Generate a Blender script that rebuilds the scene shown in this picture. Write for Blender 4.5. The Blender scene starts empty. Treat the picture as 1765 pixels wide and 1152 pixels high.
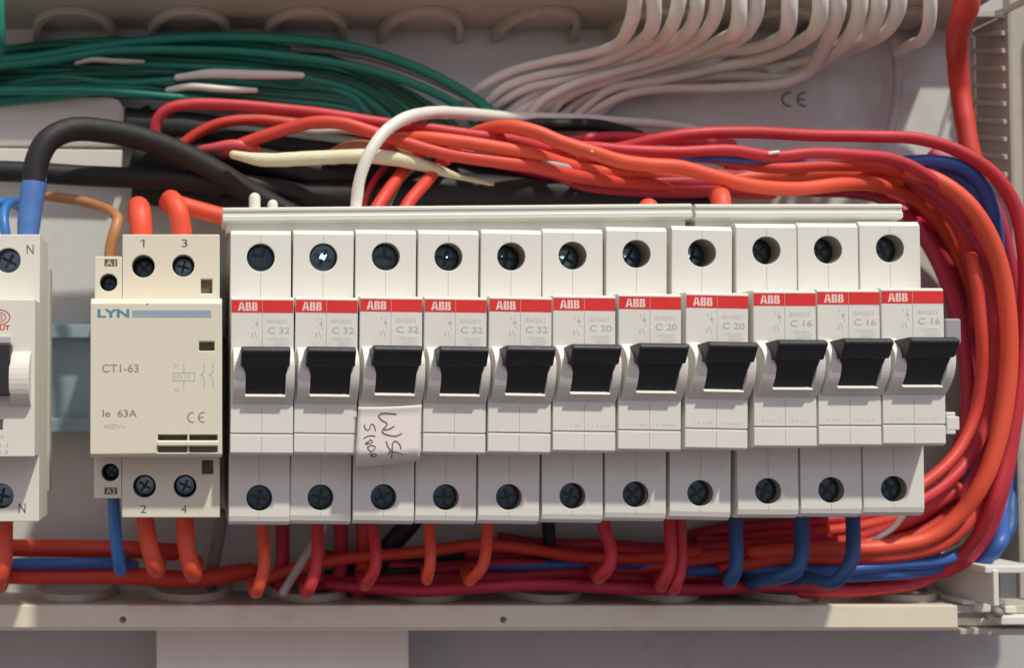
import bpy, bmesh, math, random
from mathutils import Vector, Matrix
random.seed(7)
R = math.radians
MM = 0.001
scene = bpy.context.scene
COL = scene.collection

# ------------------------------------------------------------------ camera
W, H = 1765.0, 1152.0
F = 1833.0                      # focal length in photo pixels
D = 300.0                       # mm from the lens to the breakers' terminal faces
PITCH = R(1.6)
PPX, PPY = 335.0, 690.0 - F * math.tan(PITCH)
cam_data = bpy.data.cameras.new('camera')
cam = bpy.data.objects.new('camera', cam_data)
COL.objects.link(cam)
cam.location = (0, -D * MM, 0)
cam.rotation_euler = (R(90) + PITCH, 0, 0)
cam_data.sensor_width = 36.0
cam_data.lens = F / W * 36.0
cam_data.shift_x = (W / 2 - PPX) / W
cam_data.shift_y = (PPY - H / 2) / W
cam_data.clip_start = 0.005
cam_data.clip_end = 20.0
cam_data.dof.use_dof = True
cam_data.dof.focus_distance = 0.292
cam_data.dof.aperture_fstop = 9.0
scene.camera = cam

# ------------------------------------------------------------------ light
world = bpy.data.worlds.new('World')
scene.world = world
world.use_nodes = True
wn = world.node_tree
bg = wn.nodes['Background']
bg.inputs['Color'].default_value = (1.0, 0.82, 0.87, 1)
bg.inputs['Strength'].default_value = 0.385
# a room: pale ceiling above, dimmer walls, dark floor below
_tc = wn.nodes.new('ShaderNodeTexCoord'); _sep = wn.nodes.new('ShaderNodeSeparateXYZ'); _rp = wn.nodes.new('ShaderNodeValToRGB')
_mr = wn.nodes.new('ShaderNodeMapRange'); _mr.inputs['From Min'].default_value = -1; _mr.inputs['From Max'].default_value = 1
wn.links.new(_tc.outputs['Generated'], _sep.inputs[0]); wn.links.new(_sep.outputs['Z'], _mr.inputs['Value']); wn.links.new(_mr.outputs['Result'], _rp.inputs['Fac'])
_rp.color_ramp.elements[0].position = 0.1; _rp.color_ramp.elements[0].color = (0.16, 0.13, 0.14, 1)
_rp.color_ramp.elements[1].position = 0.95; _rp.color_ramp.elements[1].color = (2.05, 1.85, 2.1, 1)
_e = _rp.color_ramp.elements.new(0.5); _e.color = (0.80, 0.71, 0.83, 1)
wn.links.new(_rp.outputs['Color'], bg.inputs['Color'])

sun_d = bpy.data.lights.new('ceiling_light', 'SUN')
sun_d.energy = 3.08
sun_d.angle = R(2.5)
sun_d.color = (1.0, 0.98, 0.86)
sun = bpy.data.objects.new('ceiling_light', sun_d)
COL.objects.link(sun)
LA, LB = 0.57, 1.77
sun.rotation_euler = Vector((-LA, 1.0, -LB)).to_track_quat('-Z', 'Y').to_euler()

def area(name, loc, target, size, power, color):
    d = bpy.data.lights.new(name, 'AREA'); d.shape = 'DISK'; d.size = size
    d.energy = power; d.color = color
    o = bpy.data.objects.new(name, d); COL.objects.link(o)
    o.location = loc
    o.rotation_euler = (Vector(target) - Vector(loc)).to_track_quat('-Z', 'Y').to_euler()
    return o
area('warm_fill_light', (-1.1, -0.7, -0.3), (0.0, 0, -0.05), 0.5, 1.0, (1.0, 0.76, 0.45))  # added fill from an unseen source, warms the lower left
area('cool_glint_light', (0.35, -0.9, 0.65), (0.1, 0, 0), 0.12, 0.5, (0.45, 0.75, 1.0))  # small unseen lamp added for the blue glints in the screws

scene.view_settings.view_transform = 'Standard'
scene.view_settings.look = 'None'
scene.view_settings.exposure = 0.0
scene.view_settings.gamma = 1.0

# ------------------------------------------------------------------ helpers
CP, SP = math.cos(PITCH), math.sin(PITCH)
def P(px, py, Y=0.0):
    """photo pixel at depth Y (mm behind the terminal faces) -> point in mm"""
    dx, dz = (px - PPX) / F, (PPY - py) / F
    dy = CP - dz * SP
    dzz = SP + dz * CP
    t = (D + Y) / dy
    return Vector((dx * t, Y, dzz * t))

def pxmm(Y): return F / (D + Y)

MATS = {}
def mat(name, col, rough=0.45, metal=0.0, var=0.06, scale=60.0, bump=0.0, spec=0.5, dirt=0.0, dirtcol=None, sss=0.0):
    if name in MATS: return MATS[name]
    m = bpy.data.materials.new(name); m.use_nodes = True
    nt = m.node_tree; b = nt.nodes['Principled BSDF']
    b.inputs['Roughness'].default_value = rough
    b.inputs['Metallic'].default_value = metal
    b.inputs['Specular IOR Level'].default_value = spec
    tc = nt.nodes.new('ShaderNodeTexCoord')
    geo = nt.nodes.new('ShaderNodeNewGeometry')
    n = nt.nodes.new('ShaderNodeTexNoise'); n.inputs['Scale'].default_value = scale
    n.inputs['Detail'].default_value = 5.0
    nt.links.new(geo.outputs['Position'], n.inputs['Vector'])
    mix = nt.nodes.new('ShaderNodeMix'); mix.data_type = 'RGBA'
    nt.links.new(n.outputs['Fac'], mix.inputs['Factor'])
    c = Vector(col)
    mix.inputs['A'].default_value = tuple(max(0, x * (1 - var)) for x in c) + (1,)
    mix.inputs['B'].default_value = tuple(min(1, x * (1 + var)) for x in c) + (1,)
    out = mix.outputs['Result']
    if dirt > 0:
        n2 = nt.nodes.new('ShaderNodeTexNoise'); n2.inputs['Scale'].default_value = scale * 6
        n2.inputs['Detail'].default_value = 6.0; n2.inputs['Roughness'].default_value = 0.7
        nt.links.new(geo.outputs['Position'], n2.inputs['Vector'])
        rmp = nt.nodes.new('ShaderNodeValToRGB')
        rmp.color_ramp.elements[0].position = 0.60 - dirt * 0.1
        rmp.color_ramp.elements[1].position = 0.78
        nt.links.new(n2.outputs['Fac'], rmp.inputs['Fac'])
        mul = nt.nodes.new('ShaderNodeMath'); mul.operation = 'MULTIPLY'; mul.inputs[1].default_value = min(1, dirt)
        nt.links.new(rmp.outputs['Color'], mul.inputs[0])
        mx = nt.nodes.new('ShaderNodeMix'); mx.data_type = 'RGBA'
        nt.links.new(mul.outputs[0], mx.inputs['Factor'])
        nt.links.new(out, mx.inputs['A'])
        dc = dirtcol or tuple(x * 0.45 for x in c)
        mx.inputs['B'].default_value = tuple(dc) + (1,)
        out = mx.outputs['Result']
    nt.links.new(out, b.inputs['Base Color'])
    nr = nt.nodes.new('ShaderNodeTexNoise'); nr.inputs['Scale'].default_value = scale * 12
    nt.links.new(geo.outputs['Position'], nr.inputs['Vector'])
    mr = nt.nodes.new('ShaderNodeMapRange')
    mr.inputs['To Min'].default_value = max(0.05, rough - 0.1); mr.inputs['To Max'].default_value = min(1, rough + 0.12)
    nt.links.new(nr.outputs['Fac'], mr.inputs['Value']); nt.links.new(mr.outputs['Result'], b.inputs['Roughness'])
    if bump > 0:
        nb = nt.nodes.new('ShaderNodeTexNoise'); nb.inputs['Scale'].default_value = 1400
        nb.inputs['Detail'].default_value = 3
        nt.links.new(geo.outputs['Position'], nb.inputs['Vector'])
        bp = nt.nodes.new('ShaderNodeBump'); bp.inputs['Strength'].default_value = bump
        bp.inputs['Distance'].default_value = 0.00015
        nt.links.new(nb.outputs['Fac'], bp.inputs['Height'])
        nt.links.new(bp.outputs['Normal'], b.inputs['Normal'])
    if sss > 0:
        b.inputs['Subsurface Weight'].default_value = sss
        b.inputs['Subsurface Radius'].default_value = (0.002, 0.0015, 0.001)
        b.inputs['Subsurface Scale'].default_value = 1.0
    MATS[name] = m
    return m

M_BRK = mat('breaker_plastic', (0.76, 0.745, 0.675), 0.42, var=0.03, bump=0.15, dirt=0.12, dirtcol=(0.5, 0.45, 0.36))
M_CON = mat('contactor_plastic', (0.75, 0.70, 0.56), 0.45, var=0.03, bump=0.15, dirt=0.15, dirtcol=(0.45, 0.38, 0.26))
M_RCD = mat('rcd_plastic', (0.76, 0.74, 0.65), 0.42, var=0.03, bump=0.15, dirt=0.12, dirtcol=(0.5, 0.45, 0.36))
M_DARK = mat('socket_dark', (0.02, 0.02, 0.02), 0.6)
M_TOG = mat('toggle_black', (0.024, 0.027, 0.030), 0.46, bump=0.3, dirt=0.15, dirtcol=(0.06, 0.06, 0.06))
M_SEAM = mat('seam_shadow_line', (0.42, 0.40, 0.36), 0.7)
M_RED = mat('band_red', (0.74, 0.035, 0.03), 0.4, var=0.1)
M_INKW = mat('ink_pale', (0.86, 0.66, 0.60), 0.5)
M_INKG = mat('ink_grey', (0.48, 0.48, 0.46), 0.6)
M_INKF = mat('ink_faint', (0.63, 0.625, 0.59), 0.6)
M_INKD = mat('ink_dark', (0.10, 0.10, 0.10), 0.6)
M_INKM = mat('ink_mid_grey', (0.28, 0.27, 0.25), 0.6)
M_INKB = mat('ink_blue', (0.10, 0.27, 0.36), 0.5)
M_BARB = mat('print_bar_blue_grey', (0.30, 0.42, 0.47), 0.5)
M_INKR = mat('ink_red', (0.60, 0.08, 0.05), 0.5)
M_SCR = mat('screw_zinc', (0.055, 0.085, 0.10), 0.3, metal=1.0, var=0.6, scale=1500, dirt=0.9, dirtcol=(0.3, 0.4, 0.45))  # dirt inputs here paint in glints, as pale specks on dark zinc
M_SHADE_BROWN = mat('hole_shade_screw_brown', (0.26, 0.25, 0.20), 0.6)  # shade of the screw-hole walls put into the colour; also tints the corner screw
M_SCRB = mat('screw_bright', (0.17, 0.25, 0.29), 0.25, metal=1.0, var=0.4, scale=900, dirt=0.4, dirtcol=(0.05, 0.05, 0.05))
M_BAR = mat('busbar_plastic', (0.74, 0.745, 0.66), 0.35, var=0.03, bump=0.1, dirt=0.15)
M_PAPER = mat('paper', (0.84, 0.77, 0.72), 0.8, var=0.04, bump=0.4)
M_PENCIL = mat('pencil', (0.16, 0.13, 0.13), 0.7, var=0.3, scale=2000)
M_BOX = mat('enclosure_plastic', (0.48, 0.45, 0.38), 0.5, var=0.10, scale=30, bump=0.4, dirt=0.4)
M_STRIP = mat('enclosure_rim', (0.78, 0.71, 0.56), 0.5, var=0.08, scale=30, bump=0.4, dirt=0.35, dirtcol=(0.52, 0.45, 0.34))
M_BACK = mat('backplate', (0.64, 0.66, 0.62), 0.55, var=0.10, scale=30, bump=0.4, dirt=0.4, dirtcol=(0.42, 0.42, 0.38))
M_WALL = mat('grey_wall', (0.50, 0.48, 0.47), 0.8, var=0.10, scale=30, bump=0.6, dirt=0.3)
M_STEEL = mat('rail_steel', (0.38, 0.49, 0.55), 0.45, metal=0.5, var=0.15, scale=80, dirt=0.25)
M_CARD = mat('white_card', (0.88, 0.82, 0.74), 0.7, var=0.04, bump=0.3)
M_WHT = mat('white_cover', (0.72, 0.68, 0.62), 0.45, var=0.04, bump=0.1, dirt=0.1)

WM = {
 'navy': mat('pvc_navy', (0.022, 0.085, 0.235), 0.5, var=0.15, bump=0.25, dirt=0.2),
 'orange': mat('pvc_orange', (0.78, 0.09, 0.038), 0.52, var=0.2, bump=0.25, dirt=0.2, sss=0.0),
 'redorange': mat('pvc_red_orange', (0.66, 0.055, 0.032), 0.52, var=0.2, bump=0.25, dirt=0.2),
 'red': mat('pvc_red', (0.56, 0.032, 0.042), 0.52, var=0.2, bump=0.25, dirt=0.2),
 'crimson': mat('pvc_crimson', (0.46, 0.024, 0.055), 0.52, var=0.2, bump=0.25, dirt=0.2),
 'pink': mat('pvc_pinkish_red', (0.68, 0.09, 0.10), 0.4, var=0.12, bump=0.25, dirt=0.2),
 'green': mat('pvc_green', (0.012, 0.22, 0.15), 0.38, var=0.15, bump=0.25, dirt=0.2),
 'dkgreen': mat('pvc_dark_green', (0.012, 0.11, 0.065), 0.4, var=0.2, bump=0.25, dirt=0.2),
 'blue': mat('pvc_blue', (0.04, 0.12, 0.40), 0.4, var=0.12, bump=0.25, dirt=0.2),
 'sleeve': mat('sleeve_blue', (0.07, 0.18, 0.46), 0.5, var=0.15, scale=300, bump=0.4, dirt=0.3),
 'lblue': mat('pvc_bright_blue', (0.035, 0.17, 0.48), 0.4, var=0.12, bump=0.25),
 'white': mat('pvc_white', (0.80, 0.77, 0.68), 0.42, var=0.06, bump=0.25, dirt=0.25, dirtcol=(0.35, 0.3, 0.24)),
 'grey': mat('pvc_grey', (0.25, 0.22, 0.21), 0.5, var=0.08, bump=0.25),
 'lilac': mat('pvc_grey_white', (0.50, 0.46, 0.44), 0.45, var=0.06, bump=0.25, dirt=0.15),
 'black': mat('rubber_black', (0.012, 0.0115, 0.011), 0.62, var=0.2, bump=0.4, dirt=0.2, dirtcol=(0.05, 0.045, 0.04)),
 'brown': mat('pvc_brown', (0.45, 0.20, 0.075), 0.42, var=0.12, bump=0.25, dirt=0.2),
 'yellow': mat('tape_yellowed', (0.74, 0.70, 0.46), 0.6, var=0.10, scale=120, bump=0.6, dirt=0.45, dirtcol=(0.28, 0.24, 0.12)),
}

def link(name, bm, m, parent=None, bevel=0.0, smooth=False, segs=2):
    me = bpy.data.meshes.new(name)
    bmesh.ops.recalc_face_normals(bm, faces=bm.faces[:])
    bm.to_mesh(me); bm.free()
    for mm in (m if isinstance(m, (list, tuple)) else [m]): me.materials.append(mm)
    for p in me.polygons: p.use_smooth = smooth
    o = bpy.data.objects.new(name, me); COL.objects.link(o)
    if parent: o.parent = parent
    if bevel > 0:
        md = o.modifiers.new('bevel', 'BEVEL'); md.width = bevel * MM; md.segments = segs
        md.limit_method = 'ANGLE'; md.angle_limit = R(35); md.harden_normals = False
    return o

def tag(o, label=None, cat=None, group=None, kind=None):
    if label: o['label'] = label
    if cat: o['category'] = cat
    if group: o['group'] = group
    if kind: o['kind'] = kind
    return o

def empty(name, loc, label, cat, group=None):
    o = bpy.data.objects.new(name, None); COL.objects.link(o)
    o.location = Vector(loc) * MM; o.empty_display_size = 0.01
    return tag(o, label, cat, group)

def box(bm, x0, x1, y0, y1, z0, z1, mi=0):
    v = [bm.verts.new(Vector(c) * MM) for c in ((x0,y0,z0),(x1,y0,z0),(x1,y1,z0),(x0,y1,z0),(x0,y0,z1),(x1,y0,z1),(x1,y1,z1),(x0,y1,z1))]
    for f in ((0,1,5,4),(1,2,6,5),(2,3,7,6),(3,0,4,7),(4,5,6,7),(3,2,1,0)):
        fc = bm.faces.new([v[i] for i in f]); fc.material_index = mi

def prism(bm, pts, x0, x1, mi=0):
    """polygon of (Y,Z) extruded along X"""
    a = [bm.verts.new(Vector((x0, y, z)) * MM) for y, z in pts]
    b = [bm.verts.new(Vector((x1, y, z)) * MM) for y, z in pts]
    n = len(pts)
    fs = [bm.faces.new(a), bm.faces.new(b[::-1])]
    for i in range(n): fs.append(bm.faces.new((a[i], a[(i+1) % n], b[(i+1) % n], b[i])))
    for f in fs: f.material_index = mi

def prism_xz(bm, pts, y0, y1, mi=0):
    a = [bm.verts.new(Vector((x, y0, z)) * MM) for x, z in pts]
    b = [bm.verts.new(Vector((x, y1, z)) * MM) for x, z in pts]
    n = len(pts)
    fs = [bm.faces.new(a), bm.faces.new(b[::-1])]
    for i in range(n): fs.append(bm.faces.new((a[i], a[(i+1) % n], b[(i+1) % n], b[i])))
    for f in fs: f.material_index = mi

def rect_pts(x0, x1, z0, z1): return [(x0, z0), (x1, z0), (x1, z1), (x0, z1)]
def circ_pts(cx, cz, r, n=28): return [(cx + r * math.cos(2*math.pi*i/n), cz + r * math.sin(2*math.pi*i/n)) for i in range(n)]

def holed_face(bm, corner_verts, Y, holes):
    """flat front face (plane Y) between existing corner verts, with pockets cut into it. holes: (pts, depth)"""
    edges = []
    n = len(corner_verts)
    for i in range(n):
        a, b = corner_verts[i], corner_verts[(i+1) % n]
        e = bm.edges.get((a, b)) or bm.edges.new((a, b)); edges.append(e)
    rings = []
    for pts, depth in holes:
        vs = [bm.verts.new(Vector((x, Y, z)) * MM) for x, z in pts]
        for i in range(len(vs)): edges.append(bm.edges.new((vs[i], vs[(i+1) % len(vs)])))
        rings.append((vs, pts, depth))
    bmesh.ops.triangle_fill(bm, edges=edges, use_beauty=True, use_dissolve=False)
    for vs, pts, depth in rings:
        bk = [bm.verts.new(Vector((x, Y + depth, z)) * MM) for x, z in pts]
        k = len(vs)
        for i in range(k):
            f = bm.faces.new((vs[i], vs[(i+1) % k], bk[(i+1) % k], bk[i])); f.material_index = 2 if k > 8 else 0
        f = bm.faces.new(bk); f.material_index = 1

def profile_body(bm, prof, x0, x1, cut):
    """prof: closed list of (Y,Z); segment index i in cut -> holes in the face between prof[i] and prof[i+1]"""
    a = [bm.verts.new(Vector((x0, y, z)) * MM) for y, z in prof]
    b = [bm.verts.new(Vector((x1, y, z)) * MM) for y, z in prof]
    n = len(prof)
    bm.faces.new(a); bm.faces.new(b[::-1])
    for i in range(n):
        j = (i+1) % n
        if i in cut: holed_face(bm, [a[i], a[j], b[j], b[i]], prof[i][0], cut[i])
        else: bm.faces.new((a[i], a[j], b[j], b[i]))

TXT = {}
def text_mesh(s, size, bold=0.0, spacing=1.0, sx=1.0):
    key = (s, size, bold, spacing, sx)
    if key in TXT: return TXT[key]
    cu = bpy.data.curves.new('lettering', 'FONT'); cu.body = s
    cu.size = size * MM / 0.72        # size = cap height
    cu.offset = bold * MM; cu.space_character = spacing
    cu.extrude = 0.01 * MM
    o = bpy.data.objects.new('lettering', cu); COL.objects.link(o)
    bpy.context.view_layer.update()
    me = bpy.data.meshes.new_from_object(o.evaluated_get(bpy.context.evaluated_depsgraph_get()))
    bpy.data.objects.remove(o); bpy.data.curves.remove(cu)
    # stand the text up: x right, z up, facing -Y
    for v in me.vertices:
        x, y, z = v.co
        v.co = (x * sx, -z, y)
    TXT[key] = me
    return me
def text(name, s, x, z, Y, size, m, parent, bold=0.0, spacing=1.0, sx=1.0, width=None, rot=0):
    me = text_mesh(s, size, bold, spacing, 1.0).copy()
    if width:
        xs = [v.co.x for v in me.vertices]; w = max(xs) - min(xs); x0 = min(xs)
        for v in me.vertices: v.co.x = (v.co.x - x0) * width * MM / w
    me.materials.clear(); me.materials.append(m)
    o = bpy.data.objects.new(name, me); COL.objects.link(o); o.parent = parent
    o.location = Vector((x, Y - 0.03, z)) * MM
    o.rotation_euler = (0, rot, 0)
    return o

def catmull(pts, step=1.6):
    out = []
    p = [pts[0] * 2 - pts[1]] + pts + [pts[-1] * 2 - pts[-2]]
    for i in range(1, len(p) - 2):
        p0, p1, p2, p3 = p[i-1], p[i], p[i+1], p[i+2]
        # centripetal parametrisation
        t0 = 0.0
        t1 = t0 + max(1e-6, (p1-p0).length) ** 0.5
        t2 = t1 + max(1e-6, (p2-p1).length) ** 0.5
        t3 = t2 + max(1e-6, (p3-p2).length) ** 0.5
        n = max(2, int((p2-p1).length / step))
        for k in range(n):
            t = t1 + (t2-t1) * k / n
            A1 = p0*((t1-t)/(t1-t0)) + p1*((t-t0)/(t1-t0))
            A2 = p1*((t2-t)/(t2-t1)) + p2*((t-t1)/(t2-t1))
            A3 = p2*((t3-t)/(t3-t2)) + p3*((t-t2)/(t3-t2))
            B1 = A1*((t2-t)/(t2-t0)) + A2*((t-t0)/(t2-t0))
            B2 = A2*((t3-t)/(t3-t1)) + A3*((t-t1)/(t3-t1))
            out.append(B1*((t2-t)/(t2-t1)) + B2*((t-t1)/(t2-t1)))
    out.append(pts[-1])
    return out

def tube(bm, pts, rad, sides=14, round_end=(False, False)):
    """pts in mm; rad = number or list per point"""
    n = len(pts)
    rads = rad if isinstance(rad, list) else [rad] * n
    tang = []
    for i in range(n):
        t = (pts[min(i+1, n-1)] - pts[max(i-1, 0)]); tang.append(t.normalized())
    ref = Vector((0, 1, 0)) if abs(tang[0].y) < 0.9 else Vector((1, 0, 0))
    u = (ref - tang[0] * ref.dot(tang[0])).normalized()
    ring_list = []
    seq = []
    if round_end[0]:
        for a in (80, 60, 35, 15): seq.append((pts[0] - tang[0]*rads[0]*math.sin(R(a)), tang[0], rads[0]*math.cos(R(a))))
    for i in range(n): seq.append((pts[i], tang[i], rads[i]))
    if round_end[1]:
        for a in (15, 35, 60, 80): seq.append((pts[-1] + tang[-1]*rads[-1]*math.sin(R(a)), tang[-1], rads[-1]*math.cos(R(a))))
    for c, t, r in seq:
        u = (u - t * u.dot(t)).normalized(); v = t.cross(u)
        ring_list.append([bm.verts.new((c + u*(r*math.cos(2*math.pi*k/sides)) + v*(r*math.sin(2*math.pi*k/sides))) * MM) for k in range(sides)])
    for a, b in zip(ring_list, ring_list[1:]):
        for k in range(sides): bm.faces.new((a[k], a[(k+1) % sides], b[(k+1) % sides], b[k]))
    bm.faces.new(ring_list[0]); bm.faces.new(ring_list[-1][::-1])

def wire(name, label, color, w, pts, group=None, cat='wire', ends=(False, True), wob=0.25, widths=None, parent=None):
    """w: width in photo pixels; pts: (px, py, Y)"""
    if pts[0][0] <= -20: pts = [(-112, pts[0][1] + 2, pts[0][2])] + list(pts); widths = widths and [widths[0]] + widths
    elif pts[0][1] <= -30: pts = [(pts[0][0], -190, pts[0][2] - 2)] + list(pts); widths = widths and [widths[0]] + widths
    P3 = [P(*p) for p in pts]
    c = catmull(P3)
    Ym = sum(p[2] for p in pts) / len(pts)
    r = w / pxmm(Ym) / 2
    if wob:
        ph = [random.uniform(0, 6.28) for _ in range(6)]
        s = 0
        for i in range(len(c)):
            if i: s += (c[i] - c[i-1]).length
            c[i] = c[i] + Vector((0, wob * math.sin(s/17 + ph[1]), wob * math.sin(s/23 + ph[0]) + wob*0.4*math.sin(s/7 + ph[2])))
    if widths:
        n = len(c); rr = []
        for i in range(n):
            t = i / (n-1) * (len(widths)-1); k = min(int(t), len(widths)-2); f = t - k
            rr.append((widths[k]*(1-f) + widths[k+1]*f) / pxmm(Ym) / 2 * random.uniform(0.97, 1.03))
        r = rr
    bm = bmesh.new(); tube(bm, c, r, round_end=ends)
    o = link(name, bm, WM[color], parent, smooth=True)
    if not parent: tag(o, label, cat, group)
    return o

def copy_tree(o, parent=None):
    c = o.copy(); COL.objects.link(c); c.parent = parent
    for ch in list(o.children): copy_tree(ch, c)
    return c

# ------------------------------------------------------------------ enclosure and wall (the setting)
YB, YR = 56.0, 26.0            # back plate, front rim
zt = P(700, 50, YB).z          # top wall
zb = P(700, 1019, YB).z        # bottom wall
xr = P(1684, 300, YB).x        # right wall
xl = P(-120, 300, YB).x
def struct(name, bm, m, bevel=0.0, kind='structure'):
    o = link(name, bm, m, None, bevel); o['kind'] = kind; return o

bm = bmesh.new(); box(bm, xl-500, xr+500, 64, 70, -500, 600); struct('wall', bm, M_WALL)

enc = empty('enclosure', ((xl+xr)/2, YB, zb), 'open cream plastic electrical enclosure around the breaker row, its cover removed', 'enclosure')
enc_inv = Matrix.Translation(-Vector(((xl+xr)/2, YB, zb)) * MM)
def part(name, bm, m, parent, bevel=0.0, smooth=False, label=None):
    o = link(name, bm, m, parent, bevel, smooth)
    o.data.transform(Matrix.Translation(-parent.matrix_basis.translation)) if parent.parent is None else None
    if label: o['label'] = label
    return o
def subpart(name, bm, m, parent, top, bevel=0.0, smooth=False):
    o = link(name, bm, m, parent, bevel, smooth)
    o.data.transform(Matrix.Translation(-top.matrix_basis.translation)); return o

bm = bmesh.new(); box(bm, xl, xr, YB, YB+3, zb-3, zt+3); back = part('back_plate', bm, M_BACK, enc)
# top wall, with an added notch near the right end that lets light in
nx0, nx1 = 249.0, xr-0.5
bm = bmesh.new()
pts = [(xl, YR), (nx0, YR), (nx0+2.5, 44.5), (nx1, 44.5), (nx1, YR), (xr, YR), (xr, YB), (xl, YB)]
a = [bm.verts.new(Vector((x, y, zt)) * MM) for x, y in pts]; b = [bm.verts.new(Vector((x, y, zt+2.4)) * MM) for x, y in pts]
bm.faces.new(a); bm.faces.new(b[::-1])
for i in range(8): bm.faces.new((a[i], a[(i+1) % 8], b[(i+1) % 8], b[i]))
top_wall = part('top_wall', bm, M_BOX, enc, 0.3)
bm = bmesh.new(); box(bm, xl, xr, YR+4, YB, zb-2.4, zb); bottom_wall = part('bottom_wall', bm, M_BOX, enc, 0.3)
bm = bmesh.new(); box(bm, xr, xr+3, 41, YB, zb, zt); right_wall = part('right_wall', bm, M_BOX, enc, 0.3)
# outer flange right of the wall
bm = bmesh.new(); box(bm, xr+0.4, xr+22, 40.8, 44, zb+12, zt+8); part('side_flange', bm, M_BOX, enc, 0.4)
bm = bmesh.new(); box(bm, xr+10, xr+14, 29, 41, zb+20, zt+8); part('shade_lip', bm, M_STRIP, enc, 0.8)  # added lip beyond the view, sized to keep the flange in shade
# ribs on the right wall
for i in range(11):
    z = P(1700, 20 + i*30, YB-8).z
    bm = bmesh.new(); prism(bm, [(YB-1, z), (42, z-4.2), (42, z-2.6), (YB-1, z+1.8)], xr-1.4, xr)
    subpart('rib', bm, M_BOX, right_wall, enc, 0.2)
# knockouts in top and bottom wall
def knockout(wall, cx, zw, sgn):
    bm = bmesh.new()
    ring = []
    n = 20
    for i in range(n+1):
        a = math.pi * i / n
        for_r = []
        ca, sa = math.cos(a), math.sin(a)
        ro, ri = 14.2, 12.0
        y = YB - 1.0 - sa * 20.5 * (ro/14.2)
        yi = YB - 1.0 - sa * 20.5 * (ri/14.2)
        h = 2.4 + 2.8 * abs(ca) ** 8
        ring.append([bm.verts.new(Vector(c) * MM) for c in ((cx+ro*ca, y, zw), (cx+ri*ca, yi, zw), (cx+ri*ca, yi, zw+sgn*h), (cx+ro*ca, y, zw+sgn*h))])
    for p, q in zip(ring, ring[1:]):
        for k in range(4): bm.faces.new((p[k], p[(k+1) % 4], q[(k+1) % 4], q[k]))
    bm.faces.new(ring[0]); bm.faces.new(ring[-1][::-1])
    subpart('knockout', bm, M_BOX, wall, enc, 0.25)
    bm = bmesh.new()
    fan = [(cx + 11.6*math.cos(math.pi*i/18), YB - 1.6 - 16.6*math.sin(math.pi*i/18)) for i in range(19)]
    a = [bm.verts.new(Vector((x, y, zw)) * MM) for x, y in fan]; b = [bm.verts.new(Vector((x, y, zw+sgn*(1.1+0.5*(YB-y)/18))) * MM) for x, y in fan]
    bm.faces.new(a); bm.faces.new(b[::-1])
    for i in range(19): bm.faces.new((a[i], a[(i+1) % 19], b[(i+1) % 19], b[i]))
    subpart('knockout_disc', bm, M_BOX, wall, enc, 0.3)
for cx in (128, 327, 527, 727, 927, 1127, 1327, 1527):
    knockout(top_wall, P(cx, 40, 50).x, zt, -1)
    knockout(bottom_wall, P(cx, 1020, 50).x, zb, 1)

# front rim strip under the breakers
z1, z0 = P(700, 1045, YR+2).z, P(700, 1089, YR+2).z
zm = P(700, 1083, YR+2).z
xs0, xs1 = xl-30, P(1651, 1060, YR+2).x
bm = bmesh.new()
dim = [(circ_pts(P(212, 1070, YR+2).x, P(212, 1070, YR+2).z, 1.05, 16), 1.2), (circ_pts(P(868, 1070, YR+2).x, P(868, 1070, YR+2).z, 1.05, 16), 1.2)]
prof = [(YR+5, z1), (YR+2, z1), (YR+2, zm), (YR+2.8, zm-0.4), (YR+2.8, z0), (YR+5, z0)]
profile_body(bm, prof, xs0, xs1, {1: dim})
part('bottom_rim', bm, [M_STRIP, mat('dimple_brown', (0.25, 0.2, 0.13), 0.7), M_STRIP], enc, 0.25)
bm = bmesh.new(); box(bm, xs0, xs1+25, YR+5, 64, z0+1.0, z0+3.4); part('rim_web', bm, M_STRIP, enc, 0.3)
# corner bracket
def pb(bm, x0, y0, x1, y1, Ya, Yb):
    a, b = P(x0, y0, Ya), P(x1, y1, Ya); box(bm, a.x, b.x, Ya, Yb, b.z, a.z)
cb = bmesh.new(); pb(cb, 1712, 984, 1723, 1046, 22, 50); part('corner_post', cb, M_BRK, enc, 0.3)
cb = bmesh.new(); pb(cb, 1698, 977, 1790, 989, 22.5, 50); part('corner_shelf', cb, M_BRK, enc, 0.3)
cb = bmesh.new(); pb(cb, 1651, 1042, 1712, 1088, 32, 50); pb(cb, 1655, 1085, 1800, 1096, 28.6, 46); part('corner_block', cb, M_BOX, enc, 0.4)
cb = bmesh.new(); pb(cb, 1688, 1041, 1709, 1057, 28, 34); pb(cb, 1733, 1046, 1753, 1058, 28, 34); pb(cb, 1660, 1036, 1735, 1044, 30, 40); part('corner_latch', cb, M_BRK, enc, 0.4)
cb = bmesh.new(); pb(cb, 1726, 1064, 1800, 1078, 26, 34); part('corner_foot', cb, M_BRK, enc, 0.3)
cb = bmesh.new(); tube(cb, [P(1719, 1057, 30), P(1719, 1057, 25.5)], 1.6, round_end=(False, True)); part('corner_screw', cb, M_SHADE_BROWN, enc, smooth=True)
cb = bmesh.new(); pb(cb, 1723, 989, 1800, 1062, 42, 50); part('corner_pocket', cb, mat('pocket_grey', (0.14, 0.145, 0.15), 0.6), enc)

# card below the rim
c0, c1 = P(270, 1092, 48), P(704, 1092, 48)
bm = bmesh.new(); box(bm, c0.x, c1.x, 48, 49.2, P(400, 1230, 48).z, P(400, 1086, 48).z)
tag(link('label_card', bm, M_CARD, None, 0.2), 'blank pinkish white card on the grey wall below the enclosure rim', 'card')

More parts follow.
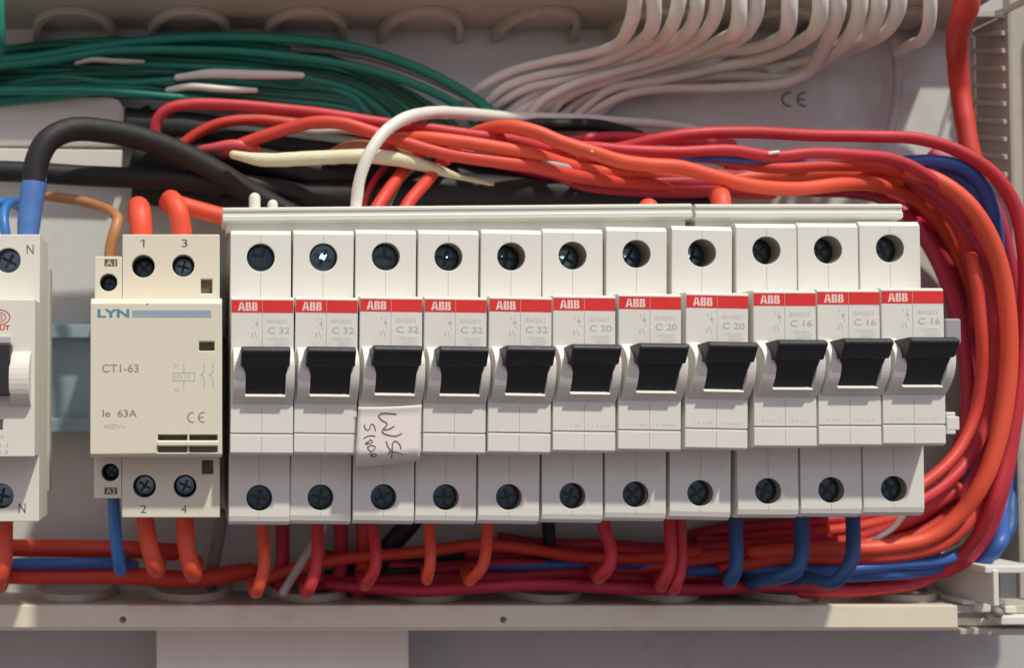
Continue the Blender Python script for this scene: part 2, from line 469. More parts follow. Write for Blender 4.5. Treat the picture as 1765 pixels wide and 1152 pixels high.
# DIN rail
rz0, rz1 = P(110, 745, 46).z, P(110, 560, 46).z
rail = empty('mounting_rail', (0, 50, (rz0+rz1)/2), 'bluish steel mounting rail seen between the left device and the contactor', 'rail')
bm = bmesh.new()
prism(bm, [(46, rz1), (46, rz1-4.2), (53, rz1-4.6), (53, rz0+4.6), (46, rz0+4.2), (46, rz0), (47, rz0), (47, rz0+3.4), (54, rz0+3.8), (54, rz1-3.8), (47, rz1-3.4), (47, rz1)], xl+10, 235)
part('rail_profile', bm, M_STEEL, rail, 0.15)

# ------------------------------------------------------------------ circuit breakers
def screw(parent, x, z, Y, r, m, ang, slotted=False):
    bm = bmesh.new()
    n = 28
    prev = None
    rings = [(r, 1.2), (r, 0.25), (r*0.93, 0.0), (r*0.62, -0.12)]
    for rr, dy in rings:
        ring = [bm.verts.new(Vector((rr*math.cos(2*math.pi*i/n), dy, rr*math.sin(2*math.pi*i/n))) * MM) for i in range(n)]
        if prev:
            for i in range(n): bm.faces.new((prev[i], prev[(i+1) % n], ring[(i+1) % n], ring[i]))
        prev = ring
    bm.faces.new(prev)
    o = link('terminal_screw', bm, m, parent, smooth=False)
    o.location = Vector((x, Y, z)) * MM; o.rotation_euler = (0, ang, 0)
    bm = bmesh.new()
    box(bm, -r*0.66, r*0.66, -0.3, 0.1, -r*0.11, r*0.11)
    box(bm, -r*0.11, r*0.11, -0.304, 0.1, -r*0.66, r*0.66)
    s = link('cross_slot', bm, M_DARK, o)
    return o

HW = 8.56
ZT, ZB = 41.75, -41.75
NT, NB = 21.85, -21.5
NY = -9.0
def make_breaker(rating, label, bits, faint_marks):
    t = empty('circuit_breaker', (0, 0, 0), label, 'circuit breaker', 'circuit breakers in a row on the rail')
    bm = bmesh.new()
    gz = -15.7
    prof = [(46, ZT), (0.9, ZT), (0.0, ZT-1.3), (0.0, NT), (NY+0.5, NT), (NY, NT-0.5), (NY, gz+0.22), (NY+0.9, gz), (NY, gz-0.22), (NY, NB+0.7), (NY+0.7, NB), (0.0, NB), (0.0, ZB+2.6), (0.35, ZB+1.2), (1.1, ZB+0.35), (2.2, ZB), (46, ZB)]
    # split so that the terminal faces carry the screw holes
    profile_body(bm, prof, -HW, HW, {2: [(circ_pts(0, 34.0, 3.95), 9.0)], 11: [(circ_pts(0, -34.0, 3.62), 9.0)]})
    link('housing', bm, [M_BRK, M_DARK, M_SHADE_BROWN], t, 0.22)
    # toggle guard: two ears and a lower bridge, an arc standing proud of the front
    za, zc, sag = 7.9, -7.6, 4.5
    zpk = 2.0
    def arcpt(z):
        u = (z-zpk)/(za-zpk) if z > zpk else (zpk-z)/(zpk-zc)
        return NY - sag * (1 - min(1, u) ** (2.4 if z > zpk else 2.1))
    def arcprof(z_hi, z_lo, n=12): return [(arcpt(z_hi + (z_lo-z_hi)*i/n), z_hi + (z_lo-z_hi)*i/n) for i in range(n+1)]
    bm = bmesh.new()
    for xa, xb in ((-HW+0.55, -4.7), (6.15, HW-0.05)):
        prism(bm, arcprof(za, zc, 16) + [(NY+0.4, zc), (NY+0.4, za)], xa, xb)
    zs = -5.6
    prism(bm, [(NY+0.4, zs+0.85), (-11.0, zs+0.85), (-11.7, zs+0.2), (-11.6, zs), (-11.0, zs-0.3), (NY+0.4, zs-0.5)], -4.72, 6.17)
    prism(bm, [(NY+0.4, zs+0.1)] + arcprof(zs, zc, 6) + [(NY+0.4, zc)], -4.7, 6.15)
    link('toggle_guard', bm, M_BRK, t, 0.12)
    # toggle
    bm = bmesh.new()
    prism(bm, [(-9.2, 7.3), (-16.0, 7.9), (-17.1, 7.4), (-17.4, 6.6), (-16.5, 5.0), (-15.3, 2.6), (-9.2, 1.9)], -6.1, 7.05)
    tg = link('toggle', bm, M_TOG, t, 0.45, segs=3)
    bm = bmesh.new()
    pts = [(-15.1, 3.4), (-13.6, 0.8), (-12.1, -2.0), (-10.9, -4.7), (-9.2, -5.0), (-9.2, 4.0)]
    a = [bm.verts.new(Vector((-5.7 if z > 3 else -4.55 if z < 1.2 else -4.7, y, z)) * MM) for y, z in pts]
    b = [bm.verts.new(Vector((6.6 if z > 3 else 5.9, y, z)) * MM) for y, z in pts]
    bm.faces.new(a); bm.faces.new(b[::-1])
    for i in range(6): bm.faces.new((a[i], a[(i+1) % 6], b[(i+1) % 6], b[i]))
    link('toggle_stem', bm, M_TOG, tg, 0.25)
    # red band
    bm = bmesh.new(); box(bm, -HW+0.1, HW-0.1, NY-0.05, NY+0.3, 17.55, 21.0); link('brand_band', bm, M_RED, t)
    # seams
    bm = bmesh.new()
    sw = 0.07
    for (z0_, z1_, y_) in ((38.2, ZT-1.4, 0), (NT+0.2, 29.8, 0), (-29.9, NB-0.3, 0), (ZB+2.3, -37.9, 0), (8.0, 17.4, NY), (-15.3, -8.3, NY), (NB+0.9, -16.2, NY)):
        box(bm, -sw, sw, y_-0.02, y_+0.2, z0_, z1_)
    box(bm, -sw, sw, NY-0.07, NY, 17.7, 20.9)
    link('seam', bm, M_SEAM, t)
    bm = bmesh.new(); z0_, h_ = 18.05, 2.35; ya, yb_ = NY-0.09, NY
    xA = -6.75
    prism_xz(bm, [(xA, z0_), (xA+0.62, z0_), (xA+0.98, z0_+h_), (xA+0.62, z0_+h_)], ya, yb_)
    prism_xz(bm, [(xA+1.98, z0_), (xA+1.36, z0_), (xA+1.04, z0_+h_), (xA+1.4, z0_+h_)], ya, yb_)
    box(bm, xA+0.5, xA+1.48, ya-0.004, yb_, z0_+0.55, z0_+1.0)
    for xB in (xA+2.12, xA+3.86):
        box(bm, xB, xB+0.62, ya, yb_, z0_, z0_+h_)
        for za_, zb_ in ((0, 0.5), (0.98, 1.42), (h_-0.46, h_)): box(bm, xB+0.72, xB+1.35, ya, yb_, z0_+za_, z0_+zb_)
        box(bm, xB+0.95, xB+1.52, ya-0.004, yb_, z0_+0.2, z0_+1.05); box(bm, xB+0.9, xB+1.42, ya-0.004, yb_, z0_+1.38, z0_+h_-0.2)
    link('brand_lettering', bm, M_INKW, t)
    text('type_lettering', 'SH201', 1.3, 14.7, NY, 1.15, M_INKF, t, bold=0.03, width=5.5)
    text('rating_lettering', rating, 1.5, 11.9, NY, 1.75, M_INKG, t, bold=0.03, width=6.0)
    text('rating_lettering', '~230/400V', 1.5, 10.1, NY, 0.7, M_INKF, t, width=5.6)
    text('rating_lettering', '6000', 3.6, 8.5, NY, 0.9, M_INKF, t, width=3.4)
    bm = bmesh.new()
    for (x0, z0_, x1, z1_) in ((3.2, 8.2, 7.4, 8.32), (3.2, 9.65, 7.4, 9.77), (3.2, 8.2, 3.32, 9.7), (7.28, 8.2, 7.4, 9.7)):
        box(bm, x0, x1, NY-0.035, NY, z0_, z1_)
    link('rating_frame', bm, M_INKF, t)
    text('terminal_lettering', '1', -2.9, 15.2, NY, 1.0, M_INKG, t)
    text('terminal_lettering', '2', -3.2, 10.9, NY, 1.1, M_INKG, t)
    bm = bmesh.new()
    box(bm, -1.55, -1.42, NY-0.035, NY, 14.9, 16.2); box(bm, -1.9, -1.1, NY-0.035, NY, 14.2, 14.9)
    prism_xz(bm, [(-1.55, 13.9), (-1.42, 13.9), (-1.0, 12.9), (-1.15, 12.9)], NY-0.035, NY)
    prism_xz(bm, [(-2.2, 12.4), (-2.0, 12.45), (-1.42, 10.6), (-1.55, 10.6)], NY-0.035, NY)
    link('circuit_symbol', bm, M_INKG, t)
    if faint_marks:
        bm = bmesh.new()
        x = -6.2
        while x < 6.6:
            w = random.choice((0.25, 0.4, 0.55)); h = random.uniform(0.5, 0.8)
            if abs(x + w/2) > 0.5: box(bm, x, x+w, NY-0.03, NY, -14.4, -14.4+h)
            x += w + random.choice((0.25, 0.35, 0.9))
        link('printed_marks', bm, M_INKF, t)
    screw(t, 0.0, 34.0, 6.8, 3.8, M_SCRB if 'b' in bits else M_SCR, random.uniform(0, 1.5))
    screw(t, 0.0, -34.0, 2.2, 3.55, M_SCR, random.uniform(0, 1.5))
    return t

TOPH = [(449.5,445),(557.5,443),(665,442),(773,442.5),(881,442),(988,440),(1097,436),(1211,434),(1320,429.5),(1428,427),(1534,425)]
BOTH = [(447,858),(553,859),(661,858),(769,858.5),(877,858),(987,856),(1096,855),(1208,853),(1324,850),(1433,849),(1541,847)]
LAB = [
 'leftmost white circuit breaker of the row, marked C 32, beside the cream contactor',
 'white C 32 breaker between the leftmost one and the one with the sticker',
 'white C 32 breaker carrying the handwritten paper sticker',
 'white C 32 breaker just right of the one with the paper sticker',
 'white C 32 breaker above the orange-red drop wire that curves left',
 'white C 20 breaker above the black drop wire',
 'white C 20 breaker above the single red drop wire',
 'white C 20 breaker above the crimson pair of drop wires, gap on its left',
 'white C 16 breaker over the straight blue drop wire',
 'white C 16 breaker over the middle one of the three blue drop wires',
 'rightmost white breaker of the row, marked C 16, beside the red wire bend']
ORIG = []
protos = {}
for i in range(11):
    a, b = P(*TOPH[i], 0), P(*BOTH[i], 0)
    o_ = (a + b) / 2; v = a - b
    ang = math.atan2(v.x, v.z)
    rating = 'C 32' if i < 5 else ('C 20' if i < 8 else 'C 16')
    key = rating
    if key not in protos:
        t = make_breaker(rating, LAB[i], '', i >= 5); protos[key] = t
    else:
        t = copy_tree(protos[key]); t['label'] = LAB[i]
        for ch in t.children:
            if ch.name.startswith('terminal_screw'): ch.rotation_euler.y = random.uniform(0, 3)
    if i == 1:
        for ch in t.children:
            if ch.name.startswith('terminal_screw') and ch.location.z > 0: ch.rotation_euler = (0.18, 0.4, 0.1)
    if i in (1, 5):
        for ch in t.children:
            if ch.name.startswith('terminal_screw') and ch.location.z > 0:
                ch.data = ch.data.copy(); ch.data.materials[0] = M_SCRB
    t.location = (o_ + Vector((0, (0, .35, -.1, .2, -.15, .25, 0, .3, -.2, .1, 0)[i], 0))) * MM; t.rotation_euler = (R((0, .3, -.2, .2, 0, -.3, .2, 0, .25, -.2, 0)[i]), ang, 0)
    for ch in t.children:
        if ch.name.startswith('terminal_screw') and ch.location.z > 0:
            ch.location.y = (2.4, 1.6, 2.6, 3.6, 5.6, 6.0, 6.4, 6.6, 4.6, 4.2, 3.4)[i] * MM
            if i in (1, 3, 4, 5):
                g = {1: (0.1, 0.6, 1.5, 2.4), 3: (0.3, 0.3, 0.35, 0.4), 4: (-1.2, 0.8, 0.5, 0.6), 5: (-0.9, 0.8, 1.2, 1.7)}[i]
                fb = bmesh.new(); wx, wz = g[2]/2, g[3]/2
                box(fb, -wx, wx, -0.1, 0.15, -wz, wz)
                fo = link('glint_facet', fb, mat('glint_zinc', (0.6, 0.75, 0.85), 0.2, metal=1.0), ch)
                wpos = Vector((o_.x, 5, o_.z + 34)) * MM
                hv = ((Vector((0.35, -0.9, 0.65)) - wpos).normalized() + (cam.location - wpos).normalized()).normalized()
                Rm = (Matrix.Rotation(ang, 3, 'Y') @ ch.rotation_euler.to_matrix()).inverted()
                # added facet, aimed in screw space to mirror the cool lamp as a glint
                fo.location = Rm @ (Matrix.Rotation(ang, 3, 'Y') @ Vector((g[0], -0.35, g[1]))) * MM
                fo.rotation_euler = (Rm @ hv).to_track_quat('-Y', 'Z').to_euler()
    ORIG.append((o_, ang))

# end piece latch on the right of the last breaker
e = P(1640, 730, -4)
bm = bmesh.new(); box(bm, e.x-2.0, e.x+1.6, -5, -1.5, e.z-1.9, e.z+1.9); box(bm, e.x-2.0, e.x+0.6, -4.9, -1.6, e.z-3.1, e.z+3.1)
tag(link('end_pin', bm, M_BRK, None, 0.3), 'small white pin sticking out of the right side of the last breaker', 'pin')
e = P(1640, 566, 2)
bm = bmesh.new(); box(bm, e.x-3, e.x+1.4, 0, 6, e.z-4.6, e.z+2.6)
tag(link('end_tab', bm, mat('translucent_grey', (0.36, 0.35, 0.37), 0.4), None, 0.5), 'pale grey tab behind the last breaker, level with its printed face', 'clip')

# ------------------------------------------------------------------ comb busbar covers
def busbar(x0, y0, x1, y1, label):
    a, b = P(x0, y0, 3), P(x1, y1, 3)
    t = empty('busbar_cover', a, label, 'busbar', 'busbar covers above the breakers')
    L = (b - a).length
    t.rotation_euler = (0, -math.atan2(b.z-a.z, b.x-a.x), 0)
    bm = bmesh.new()
    prism(bm, [(0.9, 0), (0, -0.5), (0, -1.2), (0.35, -1.4), (0.35, -2.4), (-0.1, -2.7), (-0.1, -4.0), (0.7, -4.4), (1.2, -4.4), (13, -4.4), (13, 0)], 0, L)
    link('cover', bm, M_BAR, t, 0.12)
    bm = bmesh.new(); prism(bm, [(2.4, -4.4), (2.4, -7.0), (12, -7.0), (12, -4.4)], 1.0, L-1.0)
    link('insulator', bm, M_BAR, t)
    return t
busbar(384, 357, 1193, 350, 'long pale busbar cover above the first seven breakers')
busbar(1199, 351, 1556, 350.5, 'shorter pale busbar cover above the right four breakers')

# ------------------------------------------------------------------ contactor
def pr(px0, py0, px1, py1, Y, org):
    a, b = P(px0, py0, Y) - org, P(px1, py1, Y) - org
    return a.x, b.x, b.z, a.z
corg = P(268, 651, 0)
con = empty('contactor', corg, 'cream two pole contactor printed CT1-63, left of the breaker row', 'contactor')
CN = -9.0
x0, x1, zbm, ztm = pr(211, 404, 379, 893, 0, corg)
xs, _, zbs, zts = pr(163, 442, 379, 860, 0, corg)
nx0_, nx1_, nzb, nzt = pr(156, 514, 383, 789, CN, corg)
def cpt(px, py, Y): return P(px, py, Y) - corg
def chole(px, py, rpx, Y=0, depth=9.0):
    c = cpt(px, py, Y); return (circ_pts(c.x, c.z, rpx / pxmm(Y)), depth)
def crect(px0, py0, px1, py1, Y, depth):
    a = pr(px0, py0, px1, py1, Y, corg); return (rect_pts(*a), depth)
bm = bmesh.new()
prof = [(46, ztm), (0, ztm), (0, nzt-0.5), (1, nzt-0.5), (1, nzb+0.5), (0, nzb+0.5), (0, zbm), (46, zbm)]
profile_body(bm, prof, x0, x1, {1: [chole(247, 459, 19.5), chole(316, 458, 19), crect(346, 481, 366, 506, 0, 1.6)],
                                5: [chole(249, 839, 19.5), chole(319, 839, 19.5), crect(348, 794, 368, 818, 0, 1.6)]})
link('housing', bm, [M_CON, mat('slot_brown', (0.13, 0.11, 0.08), 0.7), M_SHADE_BROWN], con, 0.25)
bm = bmesh.new()
prof = [(46, zts), (0, zts), (0, nzt-0.5), (1, nzt-0.5), (1, nzb+0.5), (0, nzb+0.5), (0, zbs), (46, zbs)]
profile_body(bm, prof, xs, x0-0.12, {1: [chole(187, 487, 15)], 5: [chole(190, 815, 15)]})
link('coil_terminal_block', bm, [M_CON, M_DARK, M_SHADE_BROWN], con, 0.25)
bm = bmesh.new()
sw0, sw1, swz0, swz1 = pr(272, 760, 376, 781, CN, corg)
prof = [(1.2, nzt), (CN+1.0, nzt), (CN, nzt-1.6), (CN, nzb+0.9), (CN+0.9, nzb), (1.2, nzb)]
profile_body(bm, prof, nx0_, nx1_, {2: [crect(343, 589, 370, 605, CN, 2.5), crect(272, 750, 323, 760, CN, 3), crect(326, 750, 375, 760, CN, 3),
                                       crect(272, 770, 323, 781, CN, 0.8), crect(326, 770, 375, 781, CN, 0.8)]})
link('front_cover', bm, [M_CON, mat('slot_brown', (0.13, 0.11, 0.08), 0.7), M_SHADE_BROWN], con, 0.25)
bm = bmesh.new(); a = pr(272, 761, 376, 769, CN, corg); box(bm, a[0], a[1], CN-0.9, CN+0.2, a[2], a[3]); link('slot_ridge', bm, M_CON, con, 0.25)
for (px, py, rp, y, m) in ((247,459,17,5.2,M_SCR),(316,458,17,3.6,M_SCRB),(249,839,17.5,3.2,M_SCRB),(319,839,17.5,3.2,M_SCRB),(187,487,13,4.0,M_SCR),(190,815,13,5,M_SCR)):
    c = cpt(px, py, 0); screw(con, c.x, c.z, y, rp/6.11*0.97, m, random.uniform(0, 1.5))
def ct(s, px, py, hpx, wpx, m, Y=CN, bold=0.0, name='lettering'):
    c = cpt(px, py, Y); k = pxmm(Y)
    return text(name, s, c.x, c.z, Y, hpx/k, m, con, bold=bold, width=wpx/k)
ct('LYN', 168, 547, 14, 55, M_INKB, bold=0.12, name='brand_lettering')
bm = bmesh.new(); a = pr(228, 535, 364, 547.5, CN, corg); box(bm, a[0], a[1], CN-0.04, CN+0.1, a[2], a[3]); link('printed_bar', bm, M_BARB, con)
ct('CT1-63', 176, 642, 14, 63, M_INKM, bold=0.02)
ct('Ie  63A', 177, 719, 12.5, 59, M_INKM, bold=0.03)
ct('400V~', 178, 740, 9, 39, M_INKG)
for s, px, py in (('1', 245, 426), ('3', 313, 426), ('2', 242, 885), ('4', 312, 885)):
    ct(s, px + (1.5 if s == '1' else 0), py, 14, 2.6 if s == '1' else 10, M_INKD, Y=0)
for py0, tx in ((447, 'A1'), (841, 'A2')):
    bm = bmesh.new(); a = pr(180, py0, 202, py0+12, 0, corg); box(bm, a[0], a[1], -0.05, 0.2, a[2], a[3]); link('marking_plate', bm, mat('slot_brown', (0.13, 0.11, 0.08), 0.7), con)
    ct(tx, 183, py0+11, 9.5, 16, M_CON, Y=-0.06)
bm = bmesh.new()
def _flag(px, py, h):
    c = cpt(px, py, 0); k = h/6.11
    prism_xz(bm, [(c.x, c.z), (c.x-k*0.34, c.z-k*0.30), (c.x-k*0.34, c.z-k*0.16), (c.x, c.z+k*0.06)], -0.055, 0.02)
_flag(246.5, 413.5, 14)
link('lettering_flag', bm, M_INKD, con)
# CE mark from arcs
def ce_mark(parent, org, px, py, hpx, Y, m):
    k = pxmm(Y); r = hpx/2/k; px_Y = Y; Yl = Y - org.y
    for dx, bar in ((0, False), (hpx*0.98/k, True)):
        bm = bmesh.new(); c = P(px, py, Y) - org; cx = c.x + dx
        n = 14; prev = None
        for i in range(n+1):
            an = R(75) + R(210) * i / n
            q = [bm.verts.new(Vector((cx + rr*math.cos(an), Yl+dy, c.z + rr*math.sin(an))) * MM) for rr, dy in ((r, -0.04), (r*0.76, -0.04), (r*0.76, 0.05), (r, 0.05))]
            if prev:
                for k_ in range(4): bm.faces.new((prev[k_], prev[(k_+1) % 4], q[(k_+1) % 4], q[k_]))
            prev = q
        if bar: box(bm, cx-r*0.85, cx+r*0.05, Yl-0.045, Yl+0.05, c.z-r*0.12, c.z+r*0.12)
        link('approval_mark', bm, m, parent)
ce_mark(con, corg, 332, 720, 19, CN, M_INKM)
ce_mark(enc, Vector(((xl+xr)/2, YB, zb)), 1360, 171, 27, YB, M_INKD)
# circuit diagram
bm = bmesh.new()
def seg(x0, y0, x1, y1, w=1.0, Y=CN):
    a, b = cpt(x0, y0, Y), cpt(x1, y1, Y); d = (b-a).normalized(); n = Vector((-d.z, 0, d.x)) * (w/pxmm(Y)/2)
    pts = [(a.x+n.x, a.z+n.z), (b.x+n.x, b.z+n.z), (b.x-n.x, b.z-n.z), (a.x-n.x, a.z-n.z)]
    prism_xz(bm, pts, Y-0.03, Y+0.05)
for s_ in ((298,643,335,643),(298,657,335,657),(298,643,298,657),(335,643,335,657),(317,627,317,643),(317,657,317,672),
           (352,626,352,642),(352,642,346,646),(347,645,353,657),(352,657,352,670),(367,626,367,642),(367,642,361,646),(362,645,368,657),(367,657,367,670)):
    seg(*s_, w=1.6)
for x in (302, 307, 312, 320, 325): seg(x, 646, x, 654, w=1.6)
link('circuit_diagram', bm, M_INKG, con)
ct('A1', 300, 632, 5, 8, M_INKG); ct('A2', 300, 674, 5, 8, M_INKG)
bm = bmesh.new(); c = cpt(254, 524, CN); box(bm, c.x-0.25, c.x+0.2, CN-0.05, CN+0.05, c.z-0.3, c.z+0.1)
link('dirt_speck', bm, M_INKD, con)

# ------------------------------------------------------------------ device at the left edge
lorg = P(0, 651, 0)
rcd = empty('residual_current_device', lorg, 'white device with two N terminals and a black toggle, cut off by the left edge', 'circuit breaker')
def lr(px0, py0, px1, py1, Y): return pr(px0, py0, px1, py1, Y, lorg)
lx0, lx1, lzb, lzt = lr(-160, 404, 67, 900, 0)
ln0, ln1, lnb, lnt = lr(-168, 516, 56, 788, CN)
bm = bmesh.new()
c1_, c2_ = P(14, 449, 0)-lorg, P(2, 856, 0)-lorg
prof = [(17, lzt), (0, lzt), (0, lnt), (CN, lnt), (CN, lnb), (0, lnb), (0, lzb), (17, lzb)]
pa = lr(-40, 584, 17, 690, CN)
profile_body(bm, prof, lx0, lx1, {1: [(circ_pts(c1_.x, c1_.z, 3.5), 8)], 5: [(circ_pts(c2_.x, c2_.z, 3.5), 8)]})
link('housing', bm, [M_RCD, M_DARK, M_SHADE_BROWN], rcd, 0.25)
screw(rcd, c1_.x, c1_.z, 2.4, 3.4, M_SCRB, 0.5); screw(rcd, c2_.x, c2_.z, 2.2, 3.4, M_SCRB, 0.2)
bm = bmesh.new()
a = lr(18, 606, 52, 700, -11); zc_, zh = (a[2]+a[3])/2, (a[3]-a[2])/2
arc = [(CN+0.3 - 5.0*math.cos(t*math.pi/2), zc_ + zh*math.sin(t*math.pi/2)) for t in [i/8-1 for i in range(17)]]
prism(bm, arc + [(CN+0.6, zc_+zh), (CN+0.6, zc_-zh)], a[0], a[1]); link('toggle_guard', bm, M_RCD, rcd, 0.15)
bm = bmesh.new(); a = lr(-40, 592, 17.5, 683, -13); box(bm, a[0], a[1], -13.2, CN+0.2, a[2], a[3]); link('toggle', bm, M_TOG, rcd, 0.5)
bm = bmesh.new(); a = lr(-40, 580, 18, 592, -10); box(bm, a[0], a[1], -10.2, CN+0.2, a[2], a[3]); link('toggle_frame', bm, M_INKG, rcd, 0.2)
bm = bmesh.new(); a = lr(68, 430, 78, 890, 6); box(bm, lx1-8, lx1+0.6, 17, 22, a[2]+6, a[3]-4); link('side_plate', bm, mat('side_plate_grey', (0.50, 0.49, 0.44), 0.5), rcd, 0.3)
def lt(s, px, py, hpx, wpx, m, Y=CN, bold=0.0):
    c = P(px, py, Y) - lorg; k = pxmm(Y); return text('lettering', s, c.x, c.z, Y, hpx/k, m, rcd, bold=bold, width=wpx/k)
lt('N', 46, 438, 17, 12, M_INKD, Y=0); lt('N', 32, 885, 18, 12, M_INKD, Y=0)
lt('CUT', -10, 569, 8, 27, M_INKR, bold=0.06)
for rr, w in ((1.0, 1.8), (0.62, 1.6), (0.3, 1.4)):
    bm = bmesh.new(); c = P(-2, 547, CN) - lorg; k = pxmm(CN); prev = None
    for i in range(25):
        an = math.pi*2*i/24
        q = [bm.verts.new(Vector((c.x + (19*rr+s_*w/2)/k*math.cos(an), CN+dy, c.z + (13*rr+s_*w/2)/k*math.sin(an))) * MM) for s_, dy in ((1, -0.05), (-1, -0.05), (-1, 0.05), (1, 0.05))]
        if prev:
            for k_ in range(4): bm.faces.new((prev[k_], prev[(k_+1) % 4], q[(k_+1) % 4], q[k_]))
        prev = q
    link('printed_emblem', bm, M_INKR, rcd)
bm = bmesh.new(); a = lr(-20, 724, 5, 741, CN); box(bm, a[0], a[1], CN-0.05, CN+0.05, a[2], a[3]); link('printed_mark', bm, M_INKD, rcd)
lt('N', -1, 757, 8, 7, M_INKG); lt('2.1', -6, 771, 7, 20, M_INKG); lt('4.3', -6, 783, 7, 20, M_INKG)

# ------------------------------------------------------------------ paper sticker
stick = empty('paper_sticker', P(670, 700, NY-0.4), 'handwritten pinkish paper sticker on the third breaker', 'sticker')
st0 = P(670, 700, NY-0.4)
def sticker_pt(u, py):
    # u 0..1 across, py photo row along the paper
    xl_ = 617 - 5*(py-702)/106.0; xr_ = 727 - 4*(py-698)/100.0
    px = xl_ + (xr_-xl_)*u
    py2 = py + (1-u)*4 + 1.5*math.sin(u*3)
    Y = NY - 0.45 - 0.5*abs(math.sin(u*2.4+0.4))
    if py > 775: Y += ((py-775)/30.0)**1.5 * 4.2
    if py < 712: Y -= (712-py)/14.0*0.5
    return P(px, py2 if py < 790 else py2 - u*9*(py-790)/14.0, Y)
bm = bmesh.new(); NU, NV = 14, 22
grid = [[bm.verts.new((sticker_pt(u/NU, 698 + (804-698)*v/NV) - st0) * MM) for u in range(NU+1)] for v in range(NV+1)]
for v in range(NV):
    for u in range(NU): bm.faces.new((grid[v][u], grid[v][u+1], grid[v+1][u+1], grid[v+1][u]))
o = link('paper', bm, M_PAPER, stick, smooth=True)
md = o.modifiers.new('thick', 'SOLIDIFY'); md.thickness = 0.12*MM; md.offset = 0
def stroke(cpts, w=0.16):
    pts = []
    for cx, cy in cpts:
        px, py = 380 + cx/3.84, 640 + cy/3.84
        best = (px-612)/112.0
        q = sticker_pt(min(1, max(0, (px - (617-5*(py-702)/106))/(110))), py - (1-best)*4 - 1.5*math.sin(best*3))
        pts.append(Vector((P(px, py, q.y).x, q.y-0.1, P(px, py, q.y).z)) - st0)
    bm = bmesh.new(); tube(bm, catmull(pts, 0.3), w, sides=6, round_end=(True, True)); link('pencil_stroke', bm, M_PENCIL, stick, smooth=True)
for st, w_ in (
 ([(715,220),(640,212),(540,205),(460,220),(440,262),(480,310),(550,355),(575,385),(545,425),(510,465),(560,470),(630,450),(685,415)], .17),
 ([(510,465),(490,500),(530,535),(610,560),(700,572),(760,555),(805,530)], .17),
 ([(560,655),(575,715),(610,775),(650,810),(655,740),(665,680),(700,650),(745,675),(780,720),(790,770)], .16),
 ([(590,850),(620,815),(690,820),(760,840),(830,870)], .16), ([(655,820),(650,870),(645,925)], .15),
 ([(210,395),(220,440),(255,480),(290,465),(305,420),(320,385),(350,385),(375,430),(388,490)], .14),
 ([(205,612),(250,580),(310,565),(385,572)], .14),
 ([(225,690),(270,700),(240,675),(290,655),(300,625),(340,660),(310,690),(270,690)], .14),
 ([(265,740),(280,790),(330,815),(370,780),(388,745),(350,722),(290,730),(262,755)], .14),
 ([(300,850),(330,895),(380,905),(405,870),(360,845),(320,870),(350,890)], .14)):
    stroke([((605 + a_/9.215 - 380)*3.84, (690 + b_/9.215 - 640)*3.84) for a_, b_ in st], w_)

# ------------------------------------------------------------------ white cover behind the black cable at the left
wc = empty('terminal_cover', P(100, 280, 49), 'white plastic cover behind the thick black cable at the left', 'cover')
w0 = P(100, 280, 49)
bm = bmesh.new()
def wp(px, py, Y): q = P(px, py, Y) - w0; return (q.x, q.z)
pts = [wp(-60,166,49), wp(190,166,49), wp(205,172,49), wp(214,186,49), wp(218,205,49), wp(215,250,49), wp(-60,250,49)]
prism_xz(bm, pts, 0, 5); link('upper_panel', bm, M_WHT, wc, 0.5)
bm = bmesh.new(); prism_xz(bm, [wp(-60,254,47), wp(211,258,47), wp(209,291,47), wp(-60,282,47)], -2, 4); link('lower_panel', bm, M_WHT, wc, 0.4)

# ------------------------------------------------------------------ wires
G_RED = 'red wires bundled above the breakers'
# black cables
wire('black_cable', 'thick black cable arching from the blue sleeve over to the busbar', 'black', 41,
     [(58,325,14),(62,285,14),(82,243,15),(122,222,18),(185,224,22),(250,240,26),(320,268,30),(385,303,33),(440,338,36),(500,372,38),(560,400,40)], cat='cable')
wire('black_cable', 'black cable running level under the arching one at the left', 'black', 36,
     [(-30,296,32),(60,299,32),(160,304,33),(260,308,34),(360,312,36),(460,322,39),(560,345,42)], cat='cable')
wire('black_cable', 'black cable filling the gap below the black arch', 'black', 62,
     [(228,268,44),(300,290,45),(380,318,45),(470,350,46),(560,390,47)], cat='cable')
wire('black_cable', 'black cable just above the busbar, under the orange wires', 'black', 58,
     [(380,345,46),(500,345,44),(640,338,42),(800,330,42),(950,336,42),(1100,345,43),(1230,360,44)], cat='cable')
wire('black_cable', 'black cable behind the red loop at the upper left', 'black', 60,
     [(215,215,50),(330,225,50),(450,245,50),(600,262,50),(760,285,50),(900,305,50),(1040,330,50)], cat='cable')
wire('black_cable', 'black cable low behind the orange contactor wires', 'black', 56,
     [(232,322,52),(300,332,51),(380,340,51),(470,352,51),(560,368,51)], cat='cable')
wire('black_cable', 'black cable in the dark gap right of the white cover', 'black', 54,
     [(236,200,54),(262,230,54),(300,262,54),(360,300,54),(430,330,54)], cat='cable')
wire('black_cable', 'black cable behind the yellowed taped end', 'black', 50,
     [(300,260,47),(420,275,46),(560,300,45),(700,300,45),(860,310,46),(1000,320,47),(1160,345,47)], cat='cable')
wire('black_cable', 'black cable emerging beside the short dark stretch over the red wires', 'black', 22,
     [(820,205,49),(880,213,48),(960,216,47),(1030,217,48),(1100,235,51)], cat='cable')
wire('grey_cable', 'dark grey cable end slanting beside the two short red tails', 'grey', 18, [(655,375,24),(668,345,28),(690,305,34),(720,280,40)], cat='cable')
wire('blue_sleeve', 'blue insulating sleeve on the thick black cable above the N terminal', 'sleeve', 43,
     [(48,420,12),(49,395,12),(54,350,13),(60,305,14)], widths=[36,40,43,43], cat='sleeve', ends=(False, False), wob=0)
